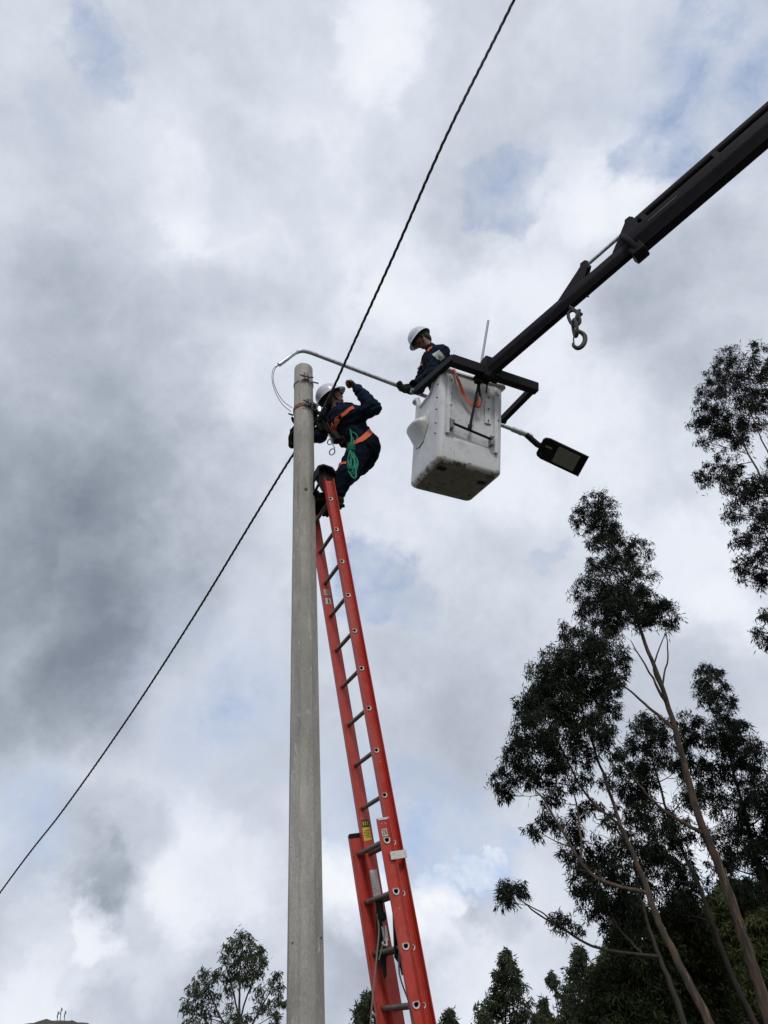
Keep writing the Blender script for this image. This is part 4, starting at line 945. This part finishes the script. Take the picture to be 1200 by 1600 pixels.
# bundle of gear and slings between the chest and the pole
for q, pts in enumerate(([(489, 640), (497, 646), (506, 650), (514, 660)], [(489, 652), (498, 654), (506, 662), (512, 672)], [(490, 664), (496, 658), (503, 652), (508, 640)], [(500, 634), (502, 645), (507, 656), (508, 668)], [(489, 672), (497, 668), (505, 668), (512, 676)], [(495, 640), (493, 652), (497, 664), (503, 674)])):
    m_ = MB(); m_.tube(spline([P(x, y, 5.02+.03*math.sin(q*1.7+i)) for i, (x, y) in enumerate(pts)], 6), .012+.004*(q % 3), 7); m_.build('sling', K['webblk'], w1)
# coil of green rope
gr = empty('rope_coil', at1(548, 676), 'coil of green rope hanging from the climbing worker\'s belt', 'rope')
gy = at1(549, 700, .05).y
m_ = MB()
def gp(x, y, dy=0): return P(x, y, gy+dy)
m_.tube(spline([at1(547, 671, .01), gp(549, 680), gp(549, 692), gp(549, 698)], 5), .006, 6); m_.tube(spline([at1(548, 674, .01), gp(556, 678), gp(558, 685), gp(553, 690), gp(551, 683)], 5), .005, 6)
m_.build('tail', K['green'], gr)
m_ = MB()
for q in range(16):
    x0 = 548.5+random.uniform(-2, 2); w_ = random.uniform(2.5, 8); yb = random.uniform(728, 747); sk = random.uniform(-4, 8)*(1 if q % 3 else -1)*.7+2; dy = random.uniform(-.03, .03)
    pts = [gp(x0, 704, dy), gp(x0-w_*.6+sk*.2, 714, dy), gp(x0-w_+sk*.5, yb-12, dy+.01), gp(x0-w_*.6+sk, yb-1, dy), gp(x0+w_*.6+sk, yb, dy-.01), gp(x0+w_+sk*.6, yb-12, dy-.01), gp(x0+w_*.6+sk*.2, 714, dy), gp(x0+1, 704, dy)]
    m_.tube(spline(pts, 6), .0062, 6)
m_.build('coil', K['green'], gr)
m_ = MB()
for q in range(5):
    y = 695+q*2.2; cc = gp(549, y); m_.tube([cc+vec(.030*math.cos(R(a)), .030*math.sin(R(a)), .004*math.sin(R(a+q*70))) for a in range(0, 361, 24)], .0068, 6, cap=False)
m_.tube([gp(549, 694), gp(549, 706)], .024, 8); m_.build('wrap', K['green'], gr)

# ---- the worker in the bucket
J2 = {}
J2['head'] = P(657, 530, 5.45); hf2, hu2, hr2 = frame((-.78, .10, -.60), (-.62, -.1, .85))
J2['neck'] = P(674, 546, 5.46)
J2['shL'] = P(690, 552, 5.36); J2['shR'] = P(672, 560, 5.70)
J2['pel'] = P(693, 620, 5.52)
J2['elL'] = P(670, 590, 5.42); J2['wrL'] = P(655, 596, 5.62)
J2['elR'] = P(654, 606, 5.78); J2['wrR'] = P(632, 608, 5.66)
J2['hipL'] = J2['pel']+vec(.06, -.09, -.05); J2['hipR'] = J2['pel']+vec(.0, .10, -.05)
fl = bk(.40, .30, .19); fr = bk(.32, .50, .19); J2['anL'] = fl; J2['anR'] = fr
J2['knL'] = (J2['hipL']+fl)/2+vec(-.05, -.03, 0); J2['knR'] = (J2['hipR']+fr)/2+vec(-.05, 0, 0)
w2 = empty('person', bk(.36, .40, .06), 'worker leaning out of the white bucket, gloved hands on the lamp arm', 'person')
print('W2', {k: round((J2[k.split('-')[0]]-J2[k.split('-')[1]]).length, 2) for k in ('pel-neck', 'shL-shR', 'shL-elL', 'elL-wrL', 'shR-elR', 'elR-wrR', 'hipL-knL', 'knL-anL', 'hipR-knR', 'knR-anR', 'neck-head')})
# ------------------------------------------------------------------ the street lamp being fitted
LA = [P(436, 570, 5.24), P(447, 562, 5.25), P(458, 553.5, 5.27), P(466, 549.5, 5.29), P(475, 548.5, 5.31), P(487, 551.5, 5.35)]
d_ = P(800, 670.5, 6.25)-LA[5]; d_ = d_*.4
# straight on behind the bucket from the held part to the lamp head
def along(px): # point of the straight arm seen at a given pixel column
    lo_, hi_ = 0.0, 6.0
    for _ in range(40):
        m = (lo_+hi_)/2
        if proj(LA[5]+d_*m)[0] < px: lo_ = m
        else: hi_ = m
    return LA[5]+d_*lo_
print('arm check', [tuple(round(q, 1) for q in proj(along(x))[:2]) for x in (610, 700, 790, 825)])
HL2 = (J2['wrL'], (along(636)+vec(0, 0, .045)-J2['wrL']), vec(-.1, -.1, -1), vec(-.2, -.9, 0), .95)
HR2 = (J2['wrR'], (along(616)-vec(0, 0, .045)-J2['wrR']), vec(.0, .1, 1), vec(0, -1, .2), .85)
jo2, jb2, to2, tb2, (tf2, tu2, tr2) = figure(J2, hf2, hu2, hr2, w2, K['navy'], K['navyd'], vec(-.8, -.2, 0).normalized(), [HL2, HR2])
for hh in (HL2, HR2):
    V, Fq = sdf_mesh(hand_prims(*hh, g=.004)+[cp(hh[0]-hh[1].normalized()*.07, hh[0]+hh[1].normalized()*.02, .046, .034)], .006); g_ = rawmesh('glove', V, Fq, K['glove'], w2)
m_ = MB(); m_.tube([HL2[0]-HL2[1].normalized()*.07, HL2[0]-HL2[1].normalized()*.01], [.052, .042], 14); m_.build('glove_cuff', K['glovey'], w2)
wb2 = world_bvh([jo2, to2])
wstrap(wb2, [(669, 549), (672, 545), (676, 543)], .03, K['orange'], w2)
wstrap(wb2, [(653, 578), (656, 574), (661, 568)], .03, K['orange'], w2)
wstrap(wb2, [(664, 556), (668, 566), (670, 578), (669, 590)], .03, K['webblk'], w2)
bp_, bn_ = snap(wb2, [(681, 551), (686, 556), (691, 562)], .004)
if len(bp_) > 3: pb = ribbon(bp_, .085, .004, bn_, 'sleeve_badge', K['badge'], w2); bq, bqn = snap(wb2, [(685, 556), (688, 559)], .010); ribbon(bq, .022, .003, bqn, 'emblem', K['steel'], pb)

lampo = empty('street_lamp', LA[0], 'street lamp with long bent galvanised arm and flat black head, held behind the bucket', 'street lamp')
head_in = P(806, 672, along(806).y); tipE = along(846)
m_ = MB(); armpts = spline(LA[:6], 6)+[LA[5]+d_*q/12 for q in range(1, 13)]+[along(x) for x in (700, 760, 800, 832) if x > proj(LA[5]+d_)[0]+5]
m_.tube(armpts, .0235, 18, cap=False); m_.tube([armpts[0], armpts[0]+(armpts[1]-armpts[0]).normalized()*.03], .019, 14); m_.build('arm', K['galv'], lampo)
ad = d_.normalized(); hd0 = along(826); lf = ad
# luminaire: flat housing seen from below; corner pixels fix its tilt
hc_ = [(849, 683), (916, 713), (897, 741), (838, 712)]
yb = hd0.y
lu = lf; # lamp plane normal chosen so that the long side keeps the photo's direction
Lx, side_, Lz = vec(.845, .197, -.498), vec(.370, -.886, .278), vec(0, 0, 0); Lx.normalize(); side_ = (side_-Lx*side_.dot(Lx)).normalized()
kk_ = .93; Ll, Wd = .54*kk_, .30*kk_; cA = EYE+vec(2.21, 6.92, 5.85)*kk_-Lx*Ll/2; Lz = Lx.cross(side_).normalized()
if Lz.dot(ray(870, 700)) < 0: Lz = -Lz
def lp3(x, y, z): return cA+Lx*x+side_*y+Lz*z
m_ = MB(); W_ = Wd*.5
prof = [(.0, .66), (.02, .88), (.07, 1), (.55, 1), (Ll-.01, .98), (Ll, .94)]
vs = []; secs = []
for x, k in prof:
    w = W_*k; th = .055 if x < .3 else .038
    for (yy, zz) in ((-w, .004), (-w*.97, -.006), (w*.97, -.006), (w, .004), (w*.95, th*.7), (w*.6, th), (-w*.6, th), (-w*.95, th*.7)): vs.append(lp3(x, yy, zz))
k = len(prof); fs = [(i*8+j, i*8+(j+1) % 8, (i+1)*8+(j+1) % 8, (i+1)*8+j) for i in range(k-1) for j in range(8)]+[tuple(range(8))[::-1], tuple(range((k-1)*8, k*8))]
m_.add(vs, fs); lh = m_.build('lamp_head', K['lampblk'], lampo, bevel=.004)
m_ = MB(); m_.box(lp3(Ll*.66, 0, -.0085), Lx*Ll*.26, side_*W_*.74, Lz*.003); m_.build('glass_panel', K['lens'], lh, bevel=.004)
m_ = MB(); m_.box(lp3(Ll*.66, 0, -.0065), Lx*Ll*.29, side_*W_*.84, Lz*.0025); m_.build('panel_frame', K['lampblk'], lh, bevel=.003)
m_ = MB(); m_.box(lp3(.10, W_*.3, -.010), Lx*.04, side_*.012, Lz*.006); m_.tube([lp3(.05, -W_*.5, -.004), lp3(.05, -W_*.5, -.016)], .008, 8); m_.tube([lp3(.2, -W_*.6, -.004), lp3(.2, -W_*.6, -.014)], .006, 8); m_.build('latch', K['steel'], lh)
for q in range(7):
    m_ = MB(); m_.box(lp3(.16+q*.035, 0, .058), Lx*.003, side_*W_*.55, Lz*.016); m_.build('cooling_fin', K['lampblk'], lh)
m_ = MB(); m_.tube([along(822), lp3(-.03, 0, .02), lp3(.06, 0, .02)], [.034, .036, .036], 14); m_.build('spigot', K['lampblk'], lampo)
m_ = MB(); m_.tube([along(800), along(829)], .031, 14); m_.tube([along(812), along(815)], .036, 14); m_.build('sleeve', K['galv'], lampo)
w0 = armpts[0]
for q, pts in enumerate(([(434, 571), (427, 577), (425, 592), (430, 612), (440, 630), (454, 643)], [(435, 571), (429, 578), (427, 594), (433, 612), (443, 627), (456, 637)])):
    m_ = MB(); m_.tube(spline([P(x, y, w0.y+(.01+.0*q)-i*.012) for i, (x, y) in enumerate(pts)], 8), .0035, 6); m_.build('wire', K['cable'], lampo)

# ------------------------------------------------------------------ trees
def crown(name, centers, m, parent, dens=1500,  leaf=(.15, .032), droop=.75, sub=.34, seed=1, fill=1.0):
    g = np.random.default_rng(seed); VV = []; 
    dens = dens*2.3
    for (c, r) in centers:
        ns = max(4, int(19*fill)); sc_ = g.normal(0, .50, (ns, 3)); sc_ *= (np.minimum(1, .95/np.maximum(.01, np.linalg.norm(sc_, axis=1))))[:, None]
        sc_ = np.array(c)+sc_*r*np.array([1, 1, .9]); nl = max(6, int(dens*r*r/ns))
        for s_ in sc_:
            rr_ = r*sub*g.uniform(.45, 1.25); q = g.normal(0, .5, (nl, 3))*np.array([1, 1, .85])*rr_; q[:, 2] -= .6*rr_*(np.linalg.norm(q[:, :2], axis=1)/rr_)**2; VV.append(s_+q)
    Pn = np.concatenate(VV); n_ = len(Pn)
    d = g.normal(0, .55, (n_, 3)); d[:, 2] -= droop; d /= np.linalg.norm(d, axis=1)[:, None]
    s_ = np.cross(d, g.normal(0, 1, (n_, 3))); s_ /= np.linalg.norm(s_, axis=1)[:, None]
    Ls = leaf[0]*g.uniform(.6, 1.3, n_)[:, None]; Ws = leaf[1]*g.uniform(.7, 1.3, n_)[:, None]
    bend = np.cross(d, s_)*Ls*.10
    v = np.stack([Pn, Pn+d*Ls*.42+s_*Ws*.5+bend, Pn+d*Ls, Pn+d*Ls*.42-s_*Ws*.5+bend], 1).reshape(-1, 3); f = np.arange(n_*4).reshape(-1, 4)
    return rawmesh(name, v, f, m, parent, smooth=False)
def to_ground(pts, Y):
    a, b = pts[-2], pts[-1]; d = b-a
    if d.z > -1e-6: return pts
    return pts+[b+d*((b.z+.3)/-d.z)]
def tree(label, Y, trunks, clumps, m, seed, name='eucalyptus_tree', group='tall eucalyptus trees on the right', bark='bark', r0=.16, dens=1500, leaf=(.15, .032), spread=1.0, limbs=True, droop=.75, sub=.34, fill=1.0, cat='tree', rmul=1.0):
    g = random.Random(seed); tl = []
    for i, t in enumerate(trunks):
        pts = [P(x, y, Y+(dy if len(a_) > 2 else 0)) for a_ in t for x, y, dy in [(a_+(0,))[:3]]]
        if i == 0: pts = to_ground(pts, Y)
        tl.append(pts)
    root = empty(name, Vector((tl[0][-1].x, tl[0][-1].y, 0)), label, cat, group)
    H = tl[0][0].z; segs = []
    for i, pts in enumerate(tl):
        if i:                                            # limbs grow out of the trunk they meet
            e = pts[-1]; ex, ey, _ = proj(e); cand = [(p, r_) for p, r_ in segs]
            bp, br = min(cand, key=lambda q: (proj(q[0])[0]-ex)**2+(proj(q[0])[1]-ey)**2)
            dY_ = (bp-e); pts = [p+Vector((0, dY_.y, 0))*((k_/(len(pts)-1))**1.0) for k_, p in enumerate(pts)]
            pts[-1] = bp.copy()
        sp = spline(pts, 6); n_ = len(sp); rs = []
        for k, p in enumerate(sp):
            fr_ = max(0, min(1, (H-p.z)/H)); rs.append(.015+r0*.64*fr_**1.1 if i == 0 else .010+min(.58*br, .048)*(k/(n_-1))**.8)
            if k: sp[k] = p+Vector((g.uniform(-1, 1), g.uniform(-1, 1), 0))*.02
        m_ = MB(); m_.tube(sp, rs, 10); m_.build('trunk' if i == 0 else 'limb', K[bark], root); segs += [(p, r_) for p, r_ in zip(sp, rs)]
    cs = []
    for (x, y, r_) in clumps:
        dy = g.uniform(-1, 1)*spread; c = P(x, y, Y+dy); rw = r_*1.2*proj(c)[2]/F*rmul; cs.append((c, rw))
        if limbs:
            cand = [(s_, r2) for s_, r2 in segs if s_.z < c.z-.2*(Vector((s_.x-c.x, s_.y-c.y, 0)).length)-.1 and s_.z < c.z]
            if cand:
                s_, r2 = min(cand, key=lambda q: (q[0]-c).length+abs((q[0]-c).length-1.6)*.3); L_ = (c-s_).length
                m1 = s_.lerp(c, .4)+Vector((g.uniform(-.1, .1), g.uniform(-.1, .1), -.06))*L_*.6
                bpts = spline([s_, m1, c], 5); m_ = MB(); rr0 = min(r2*.6, .015+.016*L_); m_.tube(bpts, [rr0*(1-.75*i/(len(bpts)-1)) for i in range(len(bpts))], 6)
                for _ in range(4):
                    e = c+Vector((g.gauss(0, 1), g.gauss(0, 1), g.gauss(0, .7)))*rw*.45; s2 = bpts[g.randrange(4, len(bpts))]; m_.tube(spline([s2, s2.lerp(e, .5)+Vector((0, 0, -.05)), e], 3), [.010, .009, .008, .007, .006, .005, .004], 4)
                m_.build('branch', K[bark], root)
    crown('crown', cs, m, root, dens, leaf, droop, sub, seed, fill); return root
T_B = [(930, 795, 24), (912, 812, 17), (942, 818, 24), (966, 838, 26), (936, 848, 18), (985, 862, 24), (960, 872, 22), (1000, 892, 20), (926, 885, 14), (942, 905, 28), (922, 928, 24), (965, 920, 28), (950, 945, 32), (985, 938, 24), (1012, 918, 14), (926, 958, 22), (1015, 948, 26), (1038, 958, 18), (1003, 968, 16), (970, 962, 26), (1045, 975, 12), (935, 775, 12), (906, 795, 10), (1025, 945, 16)]
T_C = [(940, 1000, 32), (912, 1018, 30), (955, 1030, 26), (882, 1022, 26), (862, 1030, 20), (850, 1058, 26), (835, 1085, 26), (870, 1080, 38), (910, 1070, 40), (940, 1070, 30), (950, 1098, 20), (820, 1100, 20), (830, 1130, 28), (865, 1130, 36), (905, 1120, 36), (932, 1130, 22), (850, 1168, 32), (815, 1160, 20), (808, 1190, 26), (785, 1218, 18), (792, 1240, 13), (828, 1210, 22), (868, 1200, 24), (898, 1180, 22), (862, 1248, 14), (835, 1295, 16), (868, 1290, 15), (850, 1272, 10), (902, 1268, 14), (900, 1225, 12), (895, 985, 20), (960, 1060, 16)]
T_C += [(930, 1170, 13), (945, 1218, 12), (915, 1215, 11), (925, 1258, 13), (950, 1280, 13), (880, 1330, 11), (896, 1352, 13), (965, 1180, 13), (942, 1150, 15), (870, 1235, 10)]
T_C2 = [(920, 1330, 28), (900, 1298, 16), (938, 1370, 34), (912, 1385, 20), (960, 1340, 26), (970, 1400, 30), (930, 1418, 24), (990, 1300, 30), (1010, 1322, 30), (1042, 1312, 28), (1062, 1298, 22), (1000, 1268, 20), (800, 1388, 20), (786, 1405, 12), (812, 1383, 10), (870, 1436, 13), (885, 1443, 12), (904, 1452, 8), (818, 1396, 7)]
T_D = [(1010, 1150, 26), (1032, 1138, 22), (985, 1190, 24), (1000, 1220, 30), (1020, 1182, 22), (985, 1240, 26), (1062, 1200, 18), (1005, 1125, 16), (1075, 1240, 22), (1050, 1345, 28), (1085, 1380, 24), (1020, 1370, 28), (1060, 1420, 24), (1045, 1270, 18)]
T_E = [(1105, 1050, 18), (1094, 1075, 16), (1116, 1075, 19), (1112, 1100, 16), (1138, 1100, 13), (1135, 1130, 26), (1080, 1130, 22), (1070, 1160, 20), (1110, 1150, 20), (1150, 1150, 30), (1165, 1190, 32), (1090, 1200, 26), (1130, 1200, 26), (1182, 1230, 28), (1110, 1240, 24), (1150, 1260, 30), (1192, 1290, 32), (1130, 1300, 28), (1170, 1330, 32), (1130, 1350, 22), (1192, 1375, 32), (1215, 1250, 30), (1225, 1320, 36), (1235, 1400, 36), (1165, 1390, 20)]
T_A = [(1135, 560, 19), (1120, 588, 20), (1110, 618, 20), (1150, 600, 27), (1188, 558, 22), (1182, 600, 27), (1112, 650, 22), (1090, 662, 13), (1130, 660, 26), (1160, 650, 26), (1192, 640, 22), (1100, 690, 11), (1150, 690, 20), (1122, 728, 20), (1100, 742, 15), (1142, 742, 20), (1160, 772, 22), (1186, 762, 25), (1146, 802, 15), (1186, 812, 24), (1165, 840, 20), (1192, 860, 22), (1157, 882, 15), (1176, 900, 16), (1196, 905, 15), (1192, 958, 11), (1182, 985, 9), (1197, 1002, 15), (1225, 590, 34), (1260, 560, 34), (1240, 660, 36), (1225, 720, 30), (1270, 740, 40), (1230, 800, 34), (1235, 880, 34), (1240, 960, 34), (1290, 860, 40), (1300, 650, 45)]
tree('eucalyptus crown cut by the right edge, nearest and highest of the trees', 17, [[(1240, 560), (1262, 700), (1290, 900), (1322, 1150), (1370, 1500), (1390, 1650)], [(1135, 655), (1170, 710), (1215, 790), (1280, 880)], [(1170, 640), (1205, 720), (1262, 820)]], T_A, K['leafr'], 11, r0=.2, dens=2100, leaf=(.15, .025), spread=.8)
tree('tallest slanting eucalyptus with a long bare reddish trunk and pointed crown', 23, [[(930, 790), (958, 850), (985, 930), (1008, 1005), (1040, 1090), (1068, 1190), (1090, 1270), (1118, 1340), (1150, 1430), (1178, 1515), (1205, 1600)], [(985, 1000, .3), (1020, 1060, .2), (1046, 1110)], [(1040, 990, -.3), (1022, 1040, -.2), (1035, 1080), (1046, 1120)], [(950, 1045, .3), (985, 1080, .2), (1020, 1110, .1), (1040, 1135)], [(1038, 975, -.5), (1044, 1020, -.5), (1036, 1070, -.3), (1044, 1110)], [(945, 1140, -.9), (975, 1190, -.8), (1010, 1240, -.5), (1050, 1275, -.3), (1085, 1310)]], T_B, K['leaf'], 21, r0=.24, dens=1300, leaf=(.19, .031), spread=.9)
tree('eucalyptus with a dense rounded crown left of the tallest one and a pale forked trunk', 22, [[(905, 1090), (925, 1160), (950, 1230), (970, 1290), (1000, 1360), (1025, 1430), (1058, 1500), (1100, 1580), (1125, 1640)], [(845, 1110, .5), (880, 1175, .3), (915, 1240, .2), (950, 1290)], [(815, 1210, -.5), (850, 1250, -.3), (880, 1300, -.2), (930, 1370, -.1), (1000, 1400)], [(870, 1180, .6), (900, 1260, .3), (925, 1330, .2)]], T_C, K['leaf'], 31, r0=.19, dens=1500, leaf=(.19, .031), spread=1.1)
tree('lower eucalyptus with one bare branch reaching left to a lone tuft of leaves', 24, [[(985, 1285), (990, 1340), (1000, 1400), (1025, 1480), (1060, 1570), (1080, 1640)], [(800, 1392, -.4), (830, 1420, -.3), (880, 1452, -.2), (938, 1482, 0), (1010, 1500)], [(905, 1310, .2), (930, 1380, .1), (960, 1440, 0), (1010, 1490)], [(818, 1410, -.4), (850, 1428, -.3), (885, 1450, -.2)]], T_C2, K['leaf'], 41, r0=.15, dens=1500, leaf=(.19, .031), spread=.8, bark='barkd')
tree('slender dark-stemmed eucalyptus between the two big slanting trunks', 27, [[(1000, 1110), (1020, 1190), (1050, 1290), (1090, 1380), (1115, 1450), (1145, 1530), (1180, 1600), (1200, 1640)]], T_D, K['leaf'], 51, r0=.17, dens=1300, leaf=(.20, .033), spread=1.0, bark='barkd')
tree('eucalyptus with a pointed top at the right edge below the highest crown', 27, [[(1106, 1045), (1125, 1120), (1150, 1220), (1180, 1330), (1215, 1450), (1250, 1580), (1265, 1640)]], T_E, K['leaf'], 61, r0=.17, dens=1300, leaf=(.20, .033), spread=1.1, bark='barkd')
def cone_clumps(cx, top, bot, hw, n, seed, rr=(9, 16), p=.8, lean=0):
    g = random.Random(seed); o = []
    for i in range(n):
        t = (i+g.random())/n; y = top+(bot-top)*t; w = hw*(t**p); x = cx+lean*t+g.uniform(-1, 1)*w; o.append((x, y+4, g.uniform(*rr)*(.45+.75*t)))
    return o
def bushy(label, Y, cx, top, bot, hw, n, m, seed, rr, name, group, spread, dens=500, leaf=(.28, .07), p=.8, droop=.5, lean=0, stem=True, bark='barkd', r0=.14, fill=1.0, sub=.34):
    tree(label, Y, [[(cx, top+4), (cx+lean*.5, (top+bot)/2), (cx+lean, bot), (cx+lean, bot+40)]], cone_clumps(cx, top, bot, hw, n, seed, rr, p, lean), m, seed, name, group, bark, r0, dens, leaf, spread, limbs=True, droop=droop, sub=sub, fill=fill)
GD = 'dark bushy trees massed under the eucalyptus'; GF = 'far pointed trees along the bottom of the view'
bushy('dense dark tree filling the space under the eucalyptus, left of the pale trunk', 27, 985, 1400, 1640, 62, 60, K['leafu'], 71, (26, 36), 'bushy_tree', GD, 1.2, 1200, (.2, .045), .45)
bushy('dense dark tree low down right behind the pale forked trunk', 29, 1065, 1395, 1640, 65, 60, K['leafu'], 72, (26, 38), 'bushy_tree', GD, 1.2, 1200, (.2, .045), .4)
bushy('olive green tree at the bottom right corner behind the slanting trunks', 38, 1140, 1375, 1650, 75, 75, K['leafo'], 73, (26, 38), 'bushy_tree', GD, 1.5, 800, (.26, .055), .5)
bushy('olive green tree cut off by the right edge at the bottom', 36, 1205, 1370, 1650, 65, 70, K['leafo'], 74, (26, 38), 'bushy_tree', GD, 1.5, 800, (.26, .055), .5)
bushy('low olive tree between the dense dark mass and the cone shaped trees', 40, 955, 1475, 1650, 42, 46, K['leafo'], 75, (20, 28), 'bushy_tree', GD, 1.5, 600, (.28, .06), .5)
bushy('cone shaped tree with a sharp tip right of the ladder', 48, 790, 1482, 1640, 58, 60, K['leaff'], 81, (10, 17), 'pointed_tree', GF, 1.5, 250, (.30, .075), .85)
bushy('cone shaped tree with a loose pale top beside the eucalyptus', 44, 905, 1478, 1640, 42, 56, K['leaff'], 82, (10, 17), 'pointed_tree', GF, 1.4, 230, (.28, .07), .6)
bushy('small low pointed tree between the two cone shaped trees', 60, 850, 1556, 1640, 24, 22, K['leaff'], 83, (7, 12), 'pointed_tree', GF, 1.2, 240, (.34, .09), .7)
bushy('short tree peeking up just right of the red ladder', 55, 700, 1574, 1650, 30, 22, K['leaff'], 84, (8, 14), 'pointed_tree', GF, 1.2, 240, (.34, .09), .7)
bushy('rounded tree seen between the pole and the ladder at the bottom', 42, 577, 1548, 1650, 44, 40, K['leaff'], 85, (10, 16), 'rounded_tree', GF, 1.5, 250, (.28, .07), .55)
bushy('low broad olive tree at the foot of the far cone shaped trees', 52, 862, 1585, 1650, 50, 26, K['leafo'], 86, (8, 12), 'rounded_tree', GF, 1.5, 260, (.34, .09), .3)
tree('thin far tree with a single small tuft on a bare stem', 60, [[(861, 1524), (868, 1560), (874, 1600), (876, 1640)]], [(861, 1524, 7), (867, 1531, 7), (857, 1530, 5), (865, 1540, 5), (871, 1552, 3)], K['leaff'], 91, 'slender_tree', GF, 'barkd', .1, 500, (.3, .08), .3)
TL = [(373, 1466, 13), (388, 1462, 9), (362, 1478, 14), (380, 1482, 16), (397, 1482, 13), (355, 1498, 14), (375, 1502, 20), (398, 1504, 15), (408, 1484, 8), (350, 1520, 12), (368, 1526, 15), (390, 1528, 14), (405, 1520, 11), (412, 1500, 8), (358, 1545, 9), (402, 1550, 12), (318, 1520, 9), (308, 1535, 11), (325, 1538, 13), (335, 1522, 8), (298, 1552, 12), (318, 1556, 15), (336, 1556, 11), (290, 1575, 10), (308, 1578, 14), (328, 1578, 12), (300, 1598, 12), (325, 1600, 10), (432, 1522, 8), (424, 1538, 10), (438, 1542, 9), (430, 1560, 11), (442, 1565, 6), (418, 1572, 9), (432, 1582, 8), (408, 1575, 10), (360, 1580, 12), (372, 1595, 14), (390, 1590, 10), (350, 1600, 10), (428, 1598, 12)]
tree('branching tree on the lower left with three leafy lobes', 34, [[(376, 1480), (375, 1530), (374, 1580), (373, 1640)], [(318, 1530, .3), (335, 1570, .2), (356, 1610, .1), (370, 1640)], [(432, 1530, -.3), (412, 1568, -.2), (392, 1605), (376, 1640)], [(350, 1500), (362, 1540), (372, 1590)], [(402, 1500), (390, 1545), (376, 1595)]], TL, K['leaff'], 95, 'eucalyptus_tree', 'eucalyptus trees standing far off on the left', 'barkd', .15, 640, (.20, .042), 1.0, rmul=.92)
